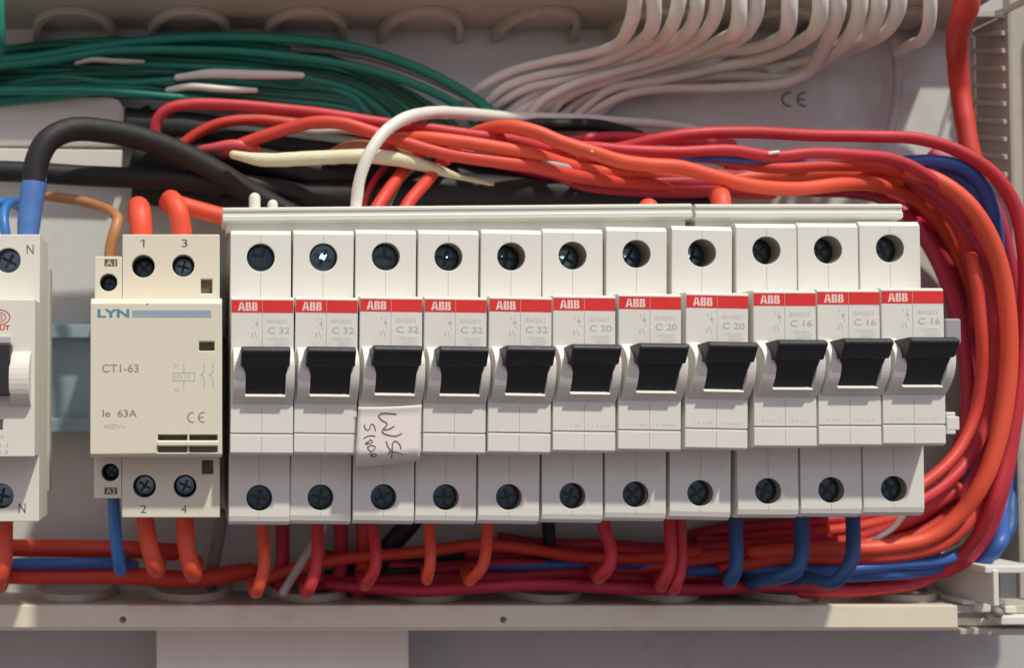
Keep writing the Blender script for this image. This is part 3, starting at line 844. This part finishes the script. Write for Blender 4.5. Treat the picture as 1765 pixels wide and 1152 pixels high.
wire('blue_wire', 'bright blue wire curling left beside the blue sleeve', 'lblue', 17, [(14,420,14),(8,390,14),(8,362,17),(20,348,22),(34,350,30)])
wire('blue_wire', 'bright blue wire entering from the left edge near the N terminal', 'lblue', 17, [(-20,356,20),(0,350,22),(22,352,26),(36,362,34)])
wire('brown_wire', 'brown wire looping down into the contactor coil terminal', 'brown', 19,
     [(60,332,34),(95,338,32),(140,346,28),(175,357,22),(194,366,16),(203,378,12),(197,400,10),(190,430,10),(189,460,11)])
# contactor wires
wire('orange_wire', 'straight thick orange wire entering the left main terminal on top of the contactor', 'orange', 39, [(243,430,14),(243,395,13),(241,368,15),(238,358,24),(236,372,36)], cat='wire')
wire('orange_wire', 'hooked thick orange wire entering the right main terminal on top of the contactor', 'orange', 35, [(316,430,14),(313,395,13),(306,362,13),(296,346,19),(290,352,30)])
wire('orange_wire', 'orange wire leading level from the hooked contactor wire to behind the busbar', 'orange', 30, [(300,350,30),(340,362,29),(385,374,28),(430,388,28)])
wire('orange_wire', 'thick orange wire hanging from the contactor beside the blue one', 'orange', 31, [(248,870,14),(252,910,13),(258,945,11),(267.0,976.0,11.0),(270.0,982.0,17.0),(272.0,973.0,25.0),(274.0,963.0,35.0)], wob=0.1)
wire('orange_wire', 'thick orange wire hanging from the right lower terminal of the contactor', 'orange', 31, [(316,870,14),(319,910,13),(322,950,11),(331.0,985.0,11.0),(334.0,991.0,17.0),(336.0,982.0,25.0),(338.0,972.0,35.0)], wob=0.1)
wire('blue_wire', 'blue wire leaving the lower coil terminal of the contactor', 'lblue', 21, [(194,840,10),(197,890,10),(201,940,10),(206.0,979.0,11.0),(209.0,985.0,17.0),(211.0,976.0,25.0),(213.0,966.0,35.0)], wob=0.1)
wire('orange_wire', 'thick orange wire leaving the N device at the left edge', 'orange', 28, [(8,880,12),(8,930,11),(6,975,10),(-3.0,1003.0,12.0),(0.0,1009.0,18.0),(2.0,1000.0,26.0),(4.0,990.0,36.0)], wob=0.1)
wire('dark_red_wire', 'thick dark red wire lying behind the contactor wires, upper', 'redorange', 30, [(-30,948,40),(100,947,40),(230,949,40),(300,952,42)])
wire('dark_red_wire', 'thick dark red wire lying behind the contactor wires, lower', 'redorange', 30, [(-30,994,36),(100,994,36),(230,995,36),(330,998,38),(430,985,44)])
wire('blue_wire', 'dark blue wire lying between the two thick red wires at the lower left', 'blue', 19, [(-30,972,33),(80,973,33),(170,972,33),(230,975,36)])
wire('grey_wire', 'grey sheathed wire hanging between contactor and breakers', 'grey', 22, [(385,880,40),(376,930,42),(366,985,46),(362,1030,50)])
# white pins behind the bar
wire('white_wire', 'white wire end standing above the left end of the busbar, the taller one', 'white', 20, [(438,385,14),(439,360,14),(439,342,14)], wob=0, cat='wire')
wire('white_wire', 'white wire end just showing above the busbar, the shorter one', 'white', 18, [(470,385,14),(470,365,14),(470,353,14)], wob=0, cat='wire')
wire('orange_wire', 'orange wire tip showing over the busbar right of the middle', 'orange', 33, [(1118,385,13),(1118,365,13),(1117,358,14)], wob=0)
wire('orange_wire', 'orange wire loop standing over the joint of the busbars', 'orange', 32, [(1243,385,13),(1243,360,13),(1242,342,15),(1238,338,24)], wob=0)
wire('red_wire', 'short red tail rising behind the busbar, left of two', 'redorange', 22, [(640,375,18),(655,350,20),(680,315,26),(705,285,34),(730,262,42)])
wire('red_wire', 'short red tail rising behind the busbar, right of two', 'redorange', 22, [(690,375,18),(705,348,20),(735,312,26),(760,282,34),(790,262,42)])
wire('red_wire', 'thin dark red wire beside the white arching wire', 'red', 12, [(622,375,26),(630,340,28),(645,310,32),(665,285,38)])

# green bundle
GG = 'green earth wires running in from the left'
wire('green_wire', 'bright green wire, outermost of the bundle at the top', 'green', 17,
     [(-40,108,43),(60,98,43),(160,82,43),(260,68,43),(400,62,42),(520,68,42),(620,85,42),(720,118,43),(800,160,44),(850,197,46),(880,240,48)], GG)
wire('green_wire', 'bright green wire, second from the outside of the bundle', 'green', 15,
     [(-40,118,42),(80,106,42),(180,90,42),(300,84,42),(420,88,42),(540,101,42),(640,123,43),(740,157,44),(800,192,46),(830,232,48)], GG)
wire('brown_grey_wire', 'dull brownish wire between the two bright green ones', 'grey', 11,
     [(500,84,46),(560,86,45),(640,99,44),(720,126,44),(790,158,45),(830,178,46),(850,210,48)])
wire('green_wire', 'bright green wire at the bottom edge of the bundle, above the white cover', 'green', 15,
     [(-40,158,42),(60,156,42),(150,157,42),(240,163,42),(330,170,43),(430,182,46),(520,200,49)], GG)
wire('green_wire', 'green wire hanging at the very left edge above the bundle', 'green', 16, [(1,-40,20),(1,20,20),(1,70,22),(-6,105,28),(-30,125,36)])
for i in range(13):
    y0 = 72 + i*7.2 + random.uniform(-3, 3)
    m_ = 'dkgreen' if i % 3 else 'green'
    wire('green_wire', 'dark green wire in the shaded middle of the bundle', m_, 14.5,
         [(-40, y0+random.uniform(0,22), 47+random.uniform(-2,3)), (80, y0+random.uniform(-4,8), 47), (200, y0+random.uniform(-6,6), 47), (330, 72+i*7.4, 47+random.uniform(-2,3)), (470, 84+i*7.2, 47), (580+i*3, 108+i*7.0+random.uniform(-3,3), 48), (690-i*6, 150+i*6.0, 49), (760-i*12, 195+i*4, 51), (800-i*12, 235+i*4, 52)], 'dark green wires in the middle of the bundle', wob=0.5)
for (x0, x1, y, w, lab) in ((131,247,104,9,'pale marker sleeve high on the green bundle, the small one'), (306,520,127,16,'long pale marker sleeve lying on the green bundle'), (289,440,151,13,'pale marker sleeve below the long one on the green bundle')):
    wire('marker_sleeve', lab, 'lilac' if w < 10 else 'white', w, [(x0,y+4,42.5),(x0+(x1-x0)*.25,y-2,40.5),(x0+(x1-x0)*.6,y+1,40.5),(x1,y+3,42.5)], widths=[w*.75,w,w,w*.95,w*.7], cat='sleeve', ends=(True, True))

# white neutral wires from above
GW = 'white neutral wires coming down from above'
WH = [
 [(1095,-40,12),(1092,15,16),(1082,48,22),(1060,76,32),(1005,96,40),(940,110,43),(880,124,44),(835,146,46),(800,176,49)],
 [(1123,-40,12),(1126,15,15),(1123,46,20),(1104,68,30),(1060,92,39),(1000,112,42),(925,132,43),(865,155,45),(828,190,49)],
 [(1176,-40,12),(1168,15,15),(1156,48,21),(1130,76,32),(1065,105,41),(985,130,43),(905,152,44),(850,185,48)],
 [(1197,-40,14),(1200,15,16),(1192,46,21),(1165,72,30),(1105,98,39),(1030,122,42),(955,144,43),(905,168,45),(870,195,49)],
 [(1236,-40,12),(1237,10,14),(1226,44,20),(1196,70,30),(1140,96,39),(1065,120,42),(985,144,43),(930,172,46),(905,205,50)],
 [(1272,-40,13),(1272,20,15),(1266,48,19),(1248,62,28),(1210,84,38),(1150,108,42),(1060,134,44),(975,162,45),(930,195,50)],
 [(1303,-40,12),(1304,15,15),(1294,48,20),(1264,74,31),(1200,99,40),(1125,118,43),(1045,140,44),(975,166,45),(945,200,50)],
 [(1362,-40,12),(1363,15,14),(1360,46,18),(1346,64,28),(1300,84,40),(1220,100,45),(1120,128,46),(1020,158,47),(965,200,51)],
 [(1409,-40,12),(1413,15,14),(1406,46,19),(1384,64,29),(1330,92,42),(1240,115,46),(1140,138,47),(1050,160,48),(990,200,51)],
 [(1441,-40,12),(1443,15,15),(1434,48,21),(1414,86,36),(1392,120,44),(1345,142,46),(1250,150,46),(1150,156,46),(1065,172,47),(1005,200,51)],
 [(1478,-40,12),(1480,15,15),(1470,48,20),(1442,80,33),(1406,112,45),(1365,130,48),(1280,128,48),(1180,140,48),(1080,165,49),(1020,205,52)],
 [(1514,-40,12),(1513,15,14),(1502,48,20),(1472,72,32),(1420,95,46),(1340,108,50),(1250,118,50),(1150,145,50)],
 [(1545,-40,12),(1546,12,14),(1534,42,19),(1506,66,30),(1460,86,44),(1400,104,52),(1330,120,53)],
]
WL = ['leftmost of the white wires coming down from the top edge', 'second white wire from the left along the top edge', 'white wire with a brown speck, third from the left at the top',
 'fourth white wire from the left along the top edge', 'fifth white wire from the left along the top edge', 'white wire with a short hooked bend, sixth from the left at the top',
 'white wire just left of the wide gap in the row at the top', 'white wire just right of the wide gap in the row at the top', 'white wire with an orange tinge at its bend near the top right',
 'white wire sweeping down in an S beside the CE mark', 'white wire next right of the one sweeping down by the CE mark', 'second to last of the close-set white wires at the top right', 'last of the close-set white wires at the top right']
for k_, (p_, l_) in enumerate(zip(WH, WL)):
    p_ = [(a, b, min(q + (((k_*5) % 4)*1.6 if b > 95 else 0), 53)) for a, b, q in p_]
    wire('white_wire', l_, 'white', 19.5, p_, GW, widths=[23,24,24,20,17,16,16,16], wob=0.7)
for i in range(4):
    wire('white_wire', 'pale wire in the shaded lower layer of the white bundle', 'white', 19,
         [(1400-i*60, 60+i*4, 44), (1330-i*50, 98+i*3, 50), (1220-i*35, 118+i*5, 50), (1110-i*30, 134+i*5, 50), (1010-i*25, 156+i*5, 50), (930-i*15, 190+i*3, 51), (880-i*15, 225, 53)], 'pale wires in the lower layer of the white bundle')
wire('white_wire', 'lone white wire beside the thick red wire at the top right', 'white', 20, [(1602,-40,12),(1604,10,14),(1600,45,18),(1588,68,26),(1568,76,36),(1548,88,46)])
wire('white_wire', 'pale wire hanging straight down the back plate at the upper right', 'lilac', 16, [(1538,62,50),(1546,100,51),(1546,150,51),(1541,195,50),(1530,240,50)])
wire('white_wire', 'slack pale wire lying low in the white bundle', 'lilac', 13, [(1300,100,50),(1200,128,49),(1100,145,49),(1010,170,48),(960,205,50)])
wire('white_wire', 'white wire arching from behind the busbar over the red bundle', 'white', 21,
     [(610,385,14),(614,350,14),(620,310,13),(636,268,13),(662,230,15),(698,204,19),(742,194,27),(800,195,38),(880,200,46),(960,203,48),(1050,208,49),(1150,216,50),(1230,232,53)], widths=[19,20,21,22,22,21,19,17,16,16])
# yellowed taped conductor
wire('taped_conductor', 'yellowed taped cable end lying across the black cables', 'yellow', 22,
     [(402,268,26),(450,276,25),(540,273,24),(640,270,24),(700,276,25),(745,288,28),(790,303,32),(840,315,36),(885,328,40)], widths=[14,23,24,24,24,25,24,17,9,7,4], cat='cable', ends=(True, True))
# thick red at the top right
wire('red_wire', 'thick red wire running down the right inside wall from the top edge', 'redorange', 34,
     [(1668,-40,14),(1664,10,16),(1652,50,26),(1650,90,38),(1655,150,42),(1664,210,40),(1674,270,38),(1690,330,38)], widths=[40,38,34,31,31,32])

# red bundle over the breakers and round the right side
B = lambda lab, c, w, pts, **k: wire('red_wire', lab, c, w, pts, G_RED, **k)
B('red wire forming the loop at the upper left of the bundle', 'red', 20,
  [(272,262,34),(267,235,33),(271,207,32),(290,188,31),(330,179,31),(410,179,31),(490,187,31),(570,197,30),(650,210,29),(730,222,28),(810,234,27),(880,242,28),(940,256,32),(1020,275,36),(1120,290,38),(1250,300,38),(1380,300,36),(1500,300,34),(1590,330,32),(1650,390,32),(1675,470,34),(1680,560,36)])
B('dull red wire arching inside the loop at the upper left', 'redorange', 19, [(300,260,43),(335,232,42),(380,212,41),(440,206,41),(500,212,41),(570,222,41),(650,236,41),(740,255,41)])
B('orange-red wire rising to a hump left of the white arch', 'redorange', 22,
  [(380,262,36),(430,243,33),(480,226,30),(540,210,27),(590,212,25),(640,228,24),(700,248,23),(770,266,23),(850,279,23),(930,290,24),(990,302,27),(1060,312,32),(1140,318,36),(1240,330,40),(1330,334,42)])
B('pinkish red stub under the loop at the left', 'pink', 18, [(340,262,38),(365,257,35),(400,250,33),(425,252,33),(445,262,38)])
B('orange wire running just above the lower edge of the bundle', 'orange', 23,
  [(640,262,34),(672,246,28),(720,238,24),(790,243,22),(860,254,22),(920,265,23),(970,280,27),(1040,296,32),(1120,300,36),(1220,310,38),(1340,305,36),(1460,300,33),(1550,310,30)])
B('orange-red wire crossing over the bundle right of its middle', 'orange', 24,
  [(800,240,36),(840,224,28),(880,219,22),(925,229,19),(965,246,18),(1015,262,17),(1065,277,17),(1115,283,17),(1170,286,17),(1225,301,17),(1290,318,17),(1370,324,19),(1450,318,22),(1520,322,29),(1590,352,37),(1635,405,41),(1662,480,43),(1674,560,44),(1676,640,44)])
B('dark red wire hidden behind the crossing orange wire', 'red', 18, [(920,262,40),(985,242,38),(1050,235,38),(1110,238,38),(1170,245,39),(1260,250,40)])
B('crimson wire, uppermost of the bundle on the right and outermost in the bend', 'red', 21,
  [(1020,262,36),(1080,252,32),(1130,240,28),(1200,229,25),(1290,226,24),(1400,233,24),(1500,235,23),(1580,240,22),(1650,262,21),(1710,300,20),(1748,355,20),(1765,430,20),(1768,520,20),(1762,620,20),(1752,700,20),(1735,780,20),(1712,860,20),(1685,925,24),(1640,975,30),(1580,1006,33),(1520,1016,32),(1460,1022,33),(1380,1022,35)])
B('red wire with a pale nick, second from the top of the bundle', 'red', 20,
  [(930,262,34),(1000,255,27),(1080,260,23),(1170,262,21),(1260,259,20),(1330,268,20),(1400,262,20),(1470,266,20),(1540,275,21),(1590,298,21),(1640,340,22),(1680,400,23),(1706,470,25),(1715,560,27),(1712,650,28),(1698,730,28),(1660,800,26),(1620,840,22),(1575,868,18)])
B('red wire running under the nicked one', 'redorange', 19,
  [(980,275,36),(1060,268,30),(1150,268,27),(1240,275,26),(1330,288,26),(1430,285,27),(1520,290,28),(1590,318,29),(1650,375,31),(1685,450,33),(1697,540,35)])
B('orange wire making the wide bright bend at the right', 'orange', 26,
  [(1560,296,27),(1610,310,22),(1660,345,19),(1700,400,18),(1725,465,18),(1738,540,18),(1740,620,18),(1732,700,18),(1716,770,18),(1690,835,19),(1650,890,22),(1600,928,24),(1545,942,25),(1480,948,26),(1400,950,30),(1300,955,36)])
B('crimson wire inside the bright orange bend', 'crimson', 20,
  [(1480,290,34),(1560,302,28),(1620,335,24),(1665,385,23),(1700,450,24),(1720,530,26),(1722,620,28),(1714,710,29),(1694,790,29),(1660,860,30)])
B('short red wire rising alone inside the bend', 'redorange', 18,
  [(1668,450,34),(1674,440,25),(1679,462,22),(1687,520,21),(1692,590,21),(1690,650,22),(1680,710,23),(1660,760,22),(1630,800,20),(1575,845,18)], ends=(True, True))
B('crimson wire nearest to the last breaker', 'crimson', 20,
  [(1540,345,44),(1585,400,38),(1618,455,36),(1643,520,35),(1660,590,35),(1668,660,35),(1665,730,35),(1650,790,36),(1630,850,38)])
B('crimson wire falling behind the corner of the last breaker', 'crimson', 19,
  [(1440,330,46),(1520,345,46),(1580,385,44),(1625,440,43),(1655,510,43),(1672,590,42),(1680,680,41),(1672,770,41),(1650,850,43)])
B('red wire outside the orange bend', 'crimson', 19,
  [(1600,262,40),(1670,300,36),(1715,360,33),(1738,440,32),(1752,530,32),(1755,630,32),(1745,730,31),(1728,820,30),(1705,900,31),(1670,950,34),(1610,985,36)])
B('pinkish crimson wire at the right edge of the photograph', 'crimson', 22,
  [(1700,400,40),(1735,480,36),(1752,570,32),(1756,660,29),(1746,750,27),(1728,840,25),(1700,920,27),(1655,972,30),(1590,996,33),(1520,1002,35),(1430,1006,37)])
for i in range(7):
    dx = i*13 - 30
    B('dark crimson wire deep inside the bend at the right', 'crimson', 19,
      [(1240+i*10, 280+i*8, 48-i%3), (1400, 300+i*5, 46), (1520+dx*.3, 315+i*4, 45), (1605+dx*.6, 360, 45), (1655+dx*.7, 430, 46-i%3), (1682+dx*.7, 520, 46), (1690+dx*.7, 620, 46+i%3), (1684+dx*.7, 720, 46), (1664+dx*.7, 810, 46), (1635+dx*.6, 880, 45), (1570+dx*.3, 935+i*7, 44), (1470, 955+i*8, 43)], wob=0.5)
# second hidden layer of reds over the breakers
for i in range(6):
    wire('red_wire', 'dark red wire in the shaded lower layer above the busbar', ['crimson','red','crimson'][i%3], 20,
      [(760+i*35, 262+i*6, 42), (880+i*15, 282+i*4, 40), (1000, 296+i*4, 38), (1120, 300+i*6, 37), (1250, 300+i*6, 37), (1380, 296+i*6, 38), (1490, 300+i*6, 40), (1580, 335+i*5, 43)], 'dark red wires in the lower layer above the busbar', wob=0.6)
wire('grey_wire', 'thin pale wire squeezed between the orange wires', 'lilac', 12, [(820,262,30),(880,273,26),(930,279,24),(968,285,25),(1000,296,34)])
wire('brown_wire', 'brown cable stub behind the white arching wire', 'brown', 30, [(575,270,38),(600,258,36),(650,255,36),(700,262,38)], ends=(True, True))
wire('lilac_wire', 'thin pale wire under the hump of the orange-red wire', 'lilac', 9, [(500,222,42),(540,225,38),(600,224,36),(650,236,34),(700,250,33)])
wire('wire_nick', 'small pale nick on the orange crossing wire', 'white', 5, [(1017,256,15.2),(1020,261,15.0)], wob=0, ends=(True, True), cat='scuff')
wire('wire_nick', 'pale scuff on the second red wire above the right breakers', 'white', 6, [(1326,264,17.9),(1341,262,17.9)], wob=0, ends=(True, True), cat='scuff')
# blue on the right
wire('blue_wire', 'blue wire showing between the red wires above the breakers', 'blue', 15, [(1080,290,38),(1150,276,28),(1220,273,23),(1290,276,23),(1350,276,27),(1420,285,36),(1500,290,40)])
GB = 'blue wires in the right-hand bend'
wire('blue_wire', 'blue wire, outermost in the bend at the upper right', 'blue', 22, [(1480,290,40),(1550,280,28),(1610,279,24),(1660,292,23),(1695,325,24),(1714,380,26),(1720,440,32),(1728,520,42),(1732,620,47),(1735,720,47),(1734,820,44),(1728,880,40),(1722,940,26),(1690,975,30)], GB)
wire('blue_wire', 'blue wire just inside the outermost blue one', 'blue', 22, [(1500,300,42),(1570,290,31),(1630,296,27),(1672,322,26),(1697,370,28),(1708,430,32),(1712,520,36),(1716,620,37),(1712,700,37),(1700,780,38)], GB)
wire('blue_wire', 'blue wire on the inner side of the blue group in the bend', 'blue', 20, [(1500,310,46),(1600,302,36),(1650,325,32),(1680,370,32),(1698,440,36),(1704,540,32),(1704,640,31),(1700,720,33),(1680,800,38),(1650,880,42),(1600,950,40)], GB)
wire('blue_wire', 'dark blue wire in the lower right bend outside the red ones', 'navy', 20, [(1742,820,46),(1742,870,42),(1738,915,36),(1712,955,36),(1670,985,38)], GB)

# bottom wires
GL = 'wires leaving the lower terminals of the breakers'
def hook(pts):
    x, y, Y = pts[-1]; dx = pts[-1][0] - pts[-2][0]
    return pts + [(x + dx*0.35, y + 5, Y + 5), (x + dx*0.6, y - 2, Y + 13), (x + dx*0.9, y - 14, Y + 24)]
def drop(lab, c, w, pts, name='red_wire'): wire(name, lab, c, w, hook([(a, b-5 if b > 985 else b, q) for a, b, q in pts]), GL, wob=0.1, ends=(False, False))
drop('orange wire hanging from the first breaker', 'orange', 21, [(452,880,20),(453,920,18),(456,955,15),(454,990,13),(444,1022,13)], 'orange_wire')
drop('crimson wire hanging from the second breaker', 'red', 21, [(546,880,20),(547,920,18),(547,960,15),(543,993,13),(532,1022,13)])
drop('crimson wire hanging from the third breaker', 'red', 20, [(641,880,20),(644,920,18),(648,955,15),(645,985,13),(633,1010,14)])
drop('orange wire hanging from the fourth breaker', 'orange', 19, [(738,880,20),(740,920,18),(742,950,16),(741,975,14),(737,1000,15)], 'orange_wire')
drop('orange-red wire hanging from the fifth breaker, curving left', 'orange', 19, [(841,880,20),(840,920,18),(838,950,16),(830,980,14),(814,1002,16)], 'orange_wire')
drop('black wire hanging from the sixth breaker', 'black', 21, [(945,880,38),(946,920,39),(948,945,41),(946,965,44)], 'black_wire')
drop('red wire hanging from the seventh breaker', 'red', 21, [(1038,880,20),(1043,915,18),(1052,945,16),(1050,975,14),(1036,998,15)])
drop('left one of the crimson pair under the eighth breaker', 'red', 20, [(1153,880,20),(1155,920,18),(1156,960,16),(1152,990,14),(1142,1013,15)])
drop('right one of the crimson pair under the eighth breaker', 'red', 20, [(1170,880,21),(1172,920,20),(1174,960,18),(1172,990,16),(1163,1018,15)])
drop('blue wire hanging under the ninth breaker', 'navy', 22, [(1268,880,20),(1268,920,19),(1269,955,17),(1267,985,15),(1260,1004,16)], 'blue_wire')
drop('blue wire under the tenth breaker, curving left', 'navy', 24, [(1380,880,20),(1382,920,19),(1381,955,17),(1370,985,15),(1345,1000,17),(1310,1006,24)], 'blue_wire')
drop('blue wire under the last breaker, curving left', 'navy', 22, [(1470,880,20),(1471,920,18),(1469,960,15),(1458,990,14),(1435,1010,16),(1390,1000,24)], 'blue_wire')
wire('white_wire', 'pale wire slanting behind the second breaker wire', 'lilac', 15, [(575,880,34),(548,925,32),(520,970,30),(488,1022,30)])
wire('white_wire', 'thin white wire slanting under the last breaker', 'white', 9, [(1560,885,30),(1538,912,29),(1515,928,28),(1488,945,30)])
wire('grey_pin', 'thin pale grey wire hanging at the lower right of the last breaker', 'lilac', 13, [(1626,870,38),(1621,900,38),(1612,918,40)])
for (x, c) in ((484, 'crimson'), (585, 'crimson'), (622, 'redorange')):
    wire('red_wire', 'dark red wire standing in the shade behind the lower terminals', c, 24, [(x,850,40),(x+3,920,42),(x+2,980,44),(x-8,1040,46)], 'dark red wires in the shade below the breakers')
wire('black_wire', 'black wire crossing behind the third and fourth breaker wires', 'black', 34, [(740,860,40),(700,910,42),(670,945,44),(640,990,47)], cat='wire')
wire('black_cable', 'black cable lying low behind the drop wires of the middle breakers', 'black', 26, [(560,1000,49),(680,988,47),(800,985,47),(930,978,46),(1060,980,46),(1180,990,46),(1300,1000,46)], cat='cable', wob=0.5)
wire('black_cable', 'dark cable close under the red-orange wire that rises behind the drops', 'black', 20, [(600,985,51),(700,968,50),(820,958,50),(960,965,50),(1100,985,50),(1240,975,50),(1380,970,48)], cat='cable', wob=0.5)
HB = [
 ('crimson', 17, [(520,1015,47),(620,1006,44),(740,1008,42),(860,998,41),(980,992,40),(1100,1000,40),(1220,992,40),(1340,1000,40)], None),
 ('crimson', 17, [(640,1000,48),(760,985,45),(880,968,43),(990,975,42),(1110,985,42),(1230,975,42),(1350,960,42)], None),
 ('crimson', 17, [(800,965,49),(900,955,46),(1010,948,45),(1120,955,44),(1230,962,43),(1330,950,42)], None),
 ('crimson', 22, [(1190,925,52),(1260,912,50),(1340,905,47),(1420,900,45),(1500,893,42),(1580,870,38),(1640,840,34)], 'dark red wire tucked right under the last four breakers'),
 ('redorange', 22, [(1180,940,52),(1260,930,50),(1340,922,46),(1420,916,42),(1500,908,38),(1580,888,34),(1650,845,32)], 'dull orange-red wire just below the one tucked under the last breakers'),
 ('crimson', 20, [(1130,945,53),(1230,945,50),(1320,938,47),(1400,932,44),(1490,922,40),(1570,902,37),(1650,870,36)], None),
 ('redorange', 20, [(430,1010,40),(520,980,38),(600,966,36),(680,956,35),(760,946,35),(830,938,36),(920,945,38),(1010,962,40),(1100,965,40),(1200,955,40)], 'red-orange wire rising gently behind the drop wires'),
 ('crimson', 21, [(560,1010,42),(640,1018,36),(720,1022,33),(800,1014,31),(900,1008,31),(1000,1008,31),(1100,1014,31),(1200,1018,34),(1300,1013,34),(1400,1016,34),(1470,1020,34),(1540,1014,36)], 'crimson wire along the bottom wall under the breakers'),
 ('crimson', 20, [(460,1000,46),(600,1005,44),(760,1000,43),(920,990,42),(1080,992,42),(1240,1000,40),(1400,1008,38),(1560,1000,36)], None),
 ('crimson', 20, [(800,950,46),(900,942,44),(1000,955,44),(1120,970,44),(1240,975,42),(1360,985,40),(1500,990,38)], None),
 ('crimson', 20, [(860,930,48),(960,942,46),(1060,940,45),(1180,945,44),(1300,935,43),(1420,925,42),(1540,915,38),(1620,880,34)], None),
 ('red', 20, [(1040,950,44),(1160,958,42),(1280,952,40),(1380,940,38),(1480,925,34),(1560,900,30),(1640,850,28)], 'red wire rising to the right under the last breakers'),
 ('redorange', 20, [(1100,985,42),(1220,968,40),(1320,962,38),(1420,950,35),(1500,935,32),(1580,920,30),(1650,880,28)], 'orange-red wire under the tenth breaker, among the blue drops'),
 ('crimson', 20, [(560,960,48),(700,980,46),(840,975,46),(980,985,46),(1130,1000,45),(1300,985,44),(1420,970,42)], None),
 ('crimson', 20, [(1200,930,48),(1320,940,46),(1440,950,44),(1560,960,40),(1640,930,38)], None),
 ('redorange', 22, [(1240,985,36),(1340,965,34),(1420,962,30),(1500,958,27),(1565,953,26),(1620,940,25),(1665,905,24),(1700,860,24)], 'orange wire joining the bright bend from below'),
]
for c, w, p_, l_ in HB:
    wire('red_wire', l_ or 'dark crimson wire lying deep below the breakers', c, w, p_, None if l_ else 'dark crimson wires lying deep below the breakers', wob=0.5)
for c, p_, l_ in (('blue', [(1180,990,40),(1300,985,36),(1400,985,31),(1470,982,28),(1540,974,27),(1600,968,27),(1650,955,29),(1690,925,34),(1716,880,39),(1730,820,43)], 'blue wire below the orange wires at the lower right'),
                 ('blue', [(1240,965,44),(1340,985,40),(1430,995,34),(1520,990,28),(1600,980,30),(1660,958,35),(1700,915,40),(1722,860,44)], 'dark blue wire behind the last three drops'),
                 ('blue', [(840,975,44),(960,975,42),(1080,975,42),(1200,985,42),(1320,995,40)], 'dark blue wire in the shade below the middle breakers')):
    wire('blue_wire', l_, c, 20, p_, wob=0.4)
